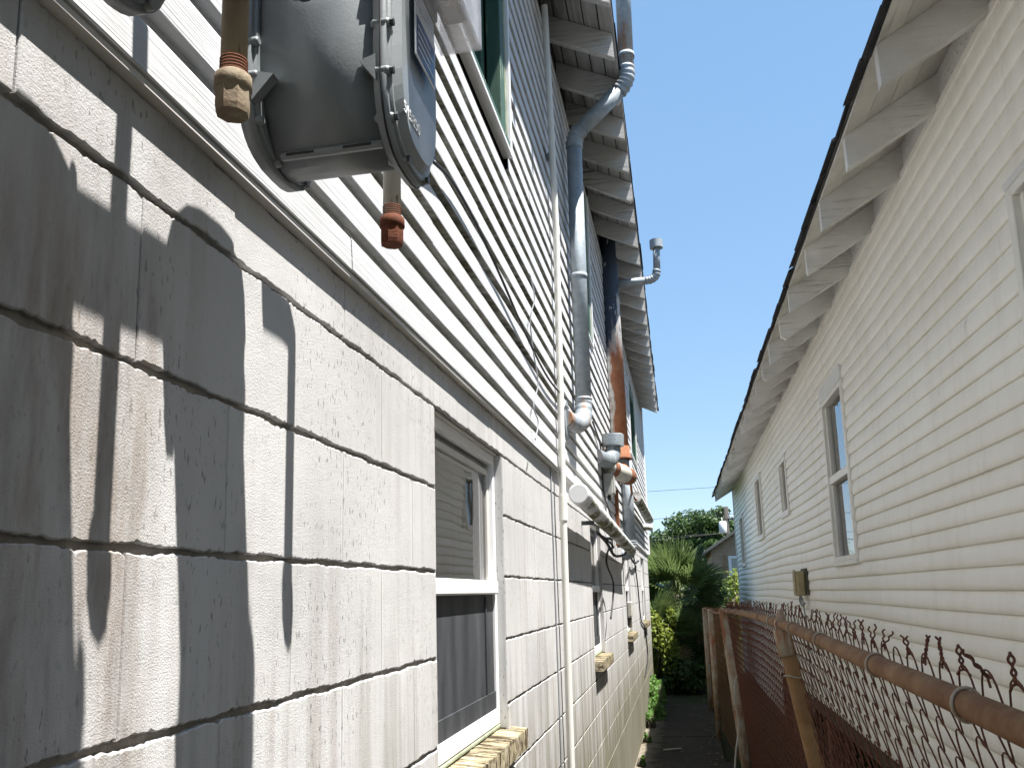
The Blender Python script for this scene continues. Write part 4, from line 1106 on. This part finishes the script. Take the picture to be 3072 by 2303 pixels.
while y < 7.15:
    if rng.random() > (.25 if y < 1.75 else .05):
        zt = railz(y) + .012 + RS / 2 + .004 * math.sin(y * 3.1)
        b = obj('barb', BM_[rng.randrange(8)], FE, loc=(railx(y) + .0185, y, zt + .001)); s_ = .20 if y < 1.75 else .08
        b.rotation_euler = (rng.gauss(0, s_), rng.gauss(.03, s_), rng.gauss(0, .4)); b.scale = (.8, .8, .8 + rng.gauss(0, .1))
    y += RP; i += 1
far = MB()
for mi in (0, 1):
    zz_ = zig(bool(mi), 50 + mi, 1, 3, 1.42, .0013)
    yy = 7.25 + (mi * PW)
    while yy < 13.2:
        x = railx(yy) + .026; zt = railz(yy) + .03; l = lean(yy)
        far.v += [] ; b0 = len(far.v)
        far.v += [(x + p[0] - l * p[2], yy + p[1], zt + p[2]) for p in zz_.v]
        far.f += [tuple(b0 + q for q in f) for f in zz_.f]; far.mi += zz_.mi; far.sm += zz_.sm
        yy += PW * 2
part('far_mesh', far, 'rust_rail', FE, kind='stuff', fixn=False)
tag(part('loose_wire', MB().tube(smooth_path([(.33, 6.5, H - .62), (.31, 6.45, H - .66), (.30, 6.4, H - .78), (.315, 6.45, H - .95), (.27, 6.3, H - 1.15), (.24, 6.2, H - 1.4), (.22, 6.1, .02)], 8), .006, 7), 'cable_white', None), 'loose white wire hanging down from the grey fence post to the slab', 'wire')
tag(part('stick', MB().tube([(-.33, 9.72, .008), (-.14, 9.80, .010)], .009, 7), 'cable_white', None), 'thin white stick lying on the shaded concrete', 'stick')

# ================================================================== VEGETATION AND BACKGROUND
def leaf_cloud(mb, centre, rad, n, size, q, flat=.6, shell=.55):
    c = Vector(centre)
    for _ in range(n):
        d = Vector((q.gauss(0, 1), q.gauss(0, 1), q.gauss(0, 1))).normalized()
        t = (shell + (1 - shell) * q.random()) if q.random() < .75 else q.random()
        p = c + Vector((d.x * rad[0], d.y * rad[1], d.z * rad[2])) * t
        nrm = (d * .6 + Vector((q.gauss(0, .6), q.gauss(0, .6), q.gauss(.5, .6)))).normalized()
        u = nrm.orthogonal().normalized(); u = (Matrix.Rotation(q.uniform(0, 6.28), 3, nrm) @ u); w_ = nrm.cross(u)
        s = size * q.uniform(.6, 1.4); f = flat
        mb.add([p - u * s, p + w_ * s * f - u * s * .1 + nrm * s * .08, p + u * s, p - w_ * s * f - u * s * .1 + nrm * s * .08], [(0, 1, 2, 3)])
def limb_tree(name, label, base, h, crown_c, crown_r, nblob, nleaf, size, mat, seed, group=None):
    q = random.Random(seed); root = empty(name, label, 'tree', base, group)
    tr = MB(); b = Vector(base); top = Vector(crown_c)
    tr.tube(smooth_path([b + Vector((0, 0, -.1)), b + (top - b) * .35 + Vector((.2, 0, 0)), b + (top - b) * .7], 4), [h * .035 * (1 - .05 * i) for i in range(9)], 10)
    blobs = []
    for i in range(nblob):
        d = Vector((q.gauss(0, 1), q.gauss(0, 1), q.gauss(.15, .8))).normalized()
        t = q.uniform(.45, .95)
        c = top + Vector((d.x * crown_r[0], d.y * crown_r[1], d.z * crown_r[2])) * t
        blobs.append(c)
        st = b + (top - b) * q.uniform(.4, .7)
        tr.tube(smooth_path([st, st.lerp(c, .5) + Vector((q.gauss(0, .2), q.gauss(0, .2), .2)), c], 3), [h * .012 * (1 - i * .11) for i in range(7)], 6)
    part('trunk', tr, 'bark', root)
    cr = MB()
    for c in blobs:
        s = q.uniform(.14, .27)
        leaf_cloud(cr, c, (crown_r[0] * s, crown_r[1] * s, crown_r[2] * s * .85), nleaf, size, q)
    part('crown', cr, mat, root, fixn=False)
    return root
limb_tree('oak_tree', 'large dark green oak rising behind the brown gabled house', (1.0, 52, 0), 8, (1.0, 52, H + 2.0), (4.3, 3.2, 3.0), 86, 240, .115, 'oak', 5)
limb_tree('oak_tree', 'darker oak crown at the right, behind the utility pole', (4.2, 55, 0), 8, (4.2, 55, H + 2.4), (2.4, 2.4, 2.6), 38, 210, .12, 'oak', 8)
limb_tree('shade_tree', 'low pale green tree peeking out left of the palm, far behind', (-1.7, 44, 0), 4, (-1.7, 44, H + .5), (1.2, 1.2, 1.1), 16, 200, .08, 'weed', 11)

# fan palm
def fan(q, rad, nl, spread, mat):
    """a fan blade in local frame: petiole end at origin, pointing +x, faces +z"""
    mb = MB()
    for i in range(nl):
        a = (i / (nl - 1) - .5) * spread
        L_ = rad * (1 - .28 * abs(a / (spread / 2)) ** 2) * q.uniform(.9, 1.05)
        d = Vector((math.cos(a), math.sin(a), .10 * math.cos(a * 2))); sd = Vector((-math.sin(a), math.cos(a), 0))
        wd = rad * .030; droop = q.uniform(.0, .12) * rad
        p0 = d * rad * .03; p1 = d * L_ * .45; p2 = d * L_ * .8 + Vector((0, 0, -droop * .35)); p3 = d * L_ + Vector((0, 0, -droop))
        up_ = Vector((0, 0, wd * .35))
        mb.add([p0, p1 - sd * wd + up_, p1, p1 + sd * wd + up_, p2 - sd * wd * .6 + up_ * .5, p2, p2 + sd * wd * .6 + up_ * .5, p3],
               [(0, 2, 1), (0, 3, 2), (1, 2, 5, 4), (2, 3, 6, 5), (4, 5, 7), (5, 6, 7)])
    return mb
def palm(label, base, crown, n, rad, seed, elev_rng, pet):
    q = random.Random(seed); root = empty('fan_palm', label, 'palm', base)
    tr = MB(); tr.tube([Vector(base) + Vector((0, 0, -.05)), Vector(crown) * .5 + Vector(base) * .5, Vector(crown)], [.14, .12, .10], 12)
    for k in range(26):
        t = k / 26; c = Vector(base).lerp(Vector(crown), t); a = k * 2.4
        tr.tube([c + Vector((math.cos(a) * .10, math.sin(a) * .10, 0)), c + Vector((math.cos(a) * .19, math.sin(a) * .19, .12))], [.025, .008], 5)
    part('trunk', tr, 'bark', root)
    for k in range(n):
        az = k * 2.399 + q.gauss(0, .2); el = math.radians(elev_rng[1] - (elev_rng[1] - elev_rng[0]) * (k / (n - 1)) ** .9 + q.gauss(0, 6))
        d = Vector((math.cos(az) * math.cos(el), math.sin(az) * math.cos(el), math.sin(el)))
        pl = pet * q.uniform(.8, 1.2); c0 = Vector(crown); c1 = c0 + d * pl
        dry = k > n * .82
        mb = fan(q, rad * q.uniform(.85, 1.15), 26, math.radians(q.uniform(150, 215)), None)
        zax = Vector((0, 0, 1)) - d * d.z
        if zax.length < .05: zax = Vector((1, 0, 0)) - d * d.x
        zax.normalize(); zax = Matrix.Rotation(q.gauss(0, .5), 3, d) @ zax; yax = zax.cross(d)
        R_ = Matrix((d, yax, zax)).transposed()
        mb.v = [tuple(c1 + R_ @ Vector(p)) for p in mb.v]
        mb.tube([c0, c0.lerp(c1, .5), c1 + d * .05], [.014, .010, .006], 6)
        part('frond', mb, 'palm_dry' if dry else 'palm', root, fixn=False)
    return root
palm('spiky green fan palm filling the end of the alley', (-.16, 17.2, 0), (-.15, 17.2, H - .08), 58, .70, 4, (-72, 86), .44)
palm('smaller drooping fan palm at the far left corner of the block wall', (-.62, 16.1, 0), (-.52, 16.1, H - .70), 20, .52, 9, (-55, 70), .36)

def bush(name, label, centre, rad, n, size, mat, seed, cat='bush', nblob=14):
    q = random.Random(seed); root = empty(name, label, cat, (centre[0], centre[1], 0))
    st_ = MB()
    for k in range(7):
        a = k * .9; st_.tube([(centre[0] + .05 * math.cos(a), centre[1] + .05 * math.sin(a), -.05), (centre[0] + rad[0] * .5 * math.cos(a), centre[1] + rad[1] * .5 * math.sin(a), centre[2] + rad[2] * .4)], [.018, .006], 5)
    part('stem', st_, 'bark', root)
    cr = MB()
    for i in range(nblob):
        c = (centre[0] + q.uniform(-.7, .7) * rad[0], centre[1] + q.uniform(-.7, .7) * rad[1], centre[2] + q.uniform(-.75, .65) * rad[2])
        s = q.uniform(.28, .48); leaf_cloud(cr, c, (rad[0] * s, rad[1] * s, rad[2] * s), n // nblob, size, q)
    part('foliage', cr, mat, root, fixn=False); return root
bush('vine_hedge', 'yellow-green vine mound between the palm and the cream house corner', (1.0, 22.6, H - .50), (.90, 1.8, 1.02), 6200, .055, 'vine', 21)
bush('shrub', 'green weeds growing against the foot of the far block wall', (-.50, 13.0, .20), (.14, 1.2, .26), 2400, .030, 'weed', 22)
bush('shrub', 'taller light green shrub beyond the far corner of the block wall', (-.50, 15.5, .80), (.36, .5, .80), 3600, .040, 'vine', 23)
bush('shrub', 'tall dark leafy undergrowth behind the fan palm trunk', (.0, 19.3, 1.05), (1.0, .6, 1.15), 5200, .055, 'oak', 24)
bush('shrub', 'low dark green undergrowth at the end of the concrete path', (-.05, 15.6, .22), (.50, .50, .32), 3200, .04, 'oak', 31)
bush('shrub', 'large dark bush standing behind the fan palm at the left', (-.35, 20.6, 1.45), (.95, .6, 1.0), 5200, .055, 'oak', 33)
bush('shrub', 'dark bushy growth under the fan palm beside the last fence post', (.35, 17.0, .55), (.55, .7, .65), 3200, .05, 'oak', 32)
fg = MB(); qf = random.Random(77)
for i in range(60):
    leaf_cloud(fg, (qf.uniform(-16, 16), qf.uniform(62, 70), qf.uniform(.3, 3.2)), (1.5, 1.2, 1.2), 90, .20, qf)
fgo = part('far_greenery', fg, 'oak', None, fixn=False); fgo['kind'] = 'stuff'; fgo['label'] = 'distant mass of green foliage along the horizon'; fgo['category'] = 'foliage'
ql = random.Random(5); ll = MB()
for i in range(420):
    side = ql.random()
    px_ = (-.56 + abs(ql.gauss(0, .07))) if side < .45 else ((.27 - abs(ql.gauss(0, .08))) if side < .8 else ql.uniform(-.5, .25))
    py_ = ql.uniform(4.5, 14.8); s_ = ql.uniform(.010, .028); a_ = ql.uniform(0, 6.28); h_ = .007 + ql.uniform(0, .006)
    ca, sa = math.cos(a_) * s_, math.sin(a_) * s_
    ll.add([(px_ - ca, py_ - sa, h_), (px_ + sa * .4, py_ - ca * .4, h_ + .004), (px_ + ca, py_ + sa, h_ + ql.uniform(0, .008)), (px_ - sa * .4, py_ + ca * .4, h_ + .002)], [(0, 1, 2, 3)])
lo = part('leaf_litter', ll, 'palm_dry', None, fixn=False); lo['kind'] = 'stuff'; lo['label'] = 'dry fallen leaves scattered along the edges of the path'; lo['category'] = 'leaves'
for i_, (wy, wr, lb) in enumerate(((10.3, .09, 'tiny weed tuft in the joint between wall foot and path'), (12.0, .11, 'low weed clump creeping from the wall foot'), (8.9, .07, 'smallest weed tuft, nearest the camera, at the wall foot'))):
    bush('weed', lb, (-.53, wy, wr * .6), (wr * .6, wr * 1.6, wr), 260, .018, 'weed', 60 + i_, 'weed', 5)
bush('shrub', 'small leafy sprig at the base of the wall nearest the camera', (-.52, 11.35, .09), (.07, .35, .12), 500, .022, 'weed', 25, nblob=6)

# brown gabled house beyond
bh = empty('house', 'brown clapboard gabled house with a white framed window, beyond the hedge', 'house', (3.0, 31, 0))
bx0, bx1, by0, by1, ez = .95, 5.6, 30.0, 36.0, H + 1.30
part('wall', MB().prism([(bx0, -.05), (bx1, -.05), (bx1, ez), ((bx0 + bx1) / 2, ez + 1.45), (bx0, ez)], 'y', by0, by1), 'brown_siding', bh)
z = .9
while z < ez + 1.4:
    hw = (bx1 - bx0) / 2 if z < ez else (bx1 - bx0) / 2 * (1 - (z - ez) / 1.45)
    cxx = (bx0 + bx1) / 2
    if hw > .1:
        pb_ = MB()
        pb_.prism([(by0 - .022, z), (by0 - .002, z), (by0 - .002, z + .125), (by0 - .006, z + .125)], 'x', cxx - hw, cxx + hw); part('clapboard', pb_, 'brown_siding', bh)
    z += .128
part('roof', MB().prism([(bx0 - .25, ez - .12), ((bx0 + bx1) / 2, ez + 1.50), (bx1 + .25, ez - .12), (bx1 + .25, ez - .02), ((bx0 + bx1) / 2, ez + 1.62), (bx0 - .25, ez - .02)], 'y', by0 - .30, by1 + .3), 'roof_grey', bh)
part('foundation', MB().box(bx0 - .02, bx1 + .02, by0 - .05, by0 - .001, -.05, .88), 'roof_grey', bh)
wn = part('window', MB().cbox(1.50, 2.45, by0 - .055, by0 - .023, H + .45, H + .55, .01).cbox(1.50, 1.60, by0 - .055, by0 - .023, H + .55, H + 1.0, .01).cbox(2.35, 2.45, by0 - .055, by0 - .023, H + .55, H + 1.0, .01).cbox(1.50, 2.45, by0 - .055, by0 - .023, H + 1.0, H + 1.10, .01), 'window_white', bh)
part('pane', MB().box(1.60, 2.35, by0 - .035, by0 - .030, H + .55, H + 1.0), 'box_grey', wn)
part('trim_board', MB().cbox(1.33, 1.42, by0 - .045, by0 - .023, H + .45, H + 1.15, .008), 'brown_trim', bh)

up_ = empty('utility_pole', 'dark utility pole with a pale transformer can beside the oak', 'utility pole', (2.05, 40, 0))
part('pole', MB().tube([(2.05, 40, -.1), (2.06, 40, H + 3.7)], [.13, .10], 12), 'pole_wood', up_)
part('transformer', MB().tube([(1.86, 39.9, H + 2.48), (1.86, 39.9, H + 2.53), (1.86, 39.9, H + 3.0), (1.86, 39.9, H + 3.04)], [.15, .17, .17, .12], 16), 'transformer_grey', up_)
part('bushing', MB().tube([(1.84, 39.9, H + 3.04), (1.84, 39.9, H + 3.2)], [.03, .02], 8), 'transformer_grey', up_)
part('crossarm', MB().cbox(1.9, 2.6, 39.9, 40.0, H + 3.1, H + 3.18, .01), 'pole_wood', up_)
part('insulator', MB().tube([(2.3, 39.95, H + 3.18), (2.3, 39.95, H + 3.28)], .04, 8), 'transformer_grey', up_)
def wire(label, a, b, sag, r=.010):
    pts = [Vector(a).lerp(Vector(b), t / 14) + Vector((0, 0, -sag * 4 * (t / 14) * (1 - t / 14))) for t in range(15)]
    tag(part('power_line', MB().tube(pts, r, 6), 'cable_black', None), label, 'cable', 'overhead lines')
wire('highest overhead line crossing the sky between the two houses', (-30, 42, H + 4.55), (30, 42, H + 5.5), .2)
wire('middle overhead line crossing above the oak', (-30, 41, H + 3.05), (12, 41, H + 3.7), .15)
wire('lowest overhead line crossing the sky left of the oak', (-30, 43, H + 2.25), (2.05, 40, H + 2.5), .1)
wire('pale service wire crossing in front of the oak to the brown house', (-20, 34, H + .9), (2.6, 34, H + 2.2), .1, .012)
bpy.context.view_layer.update()
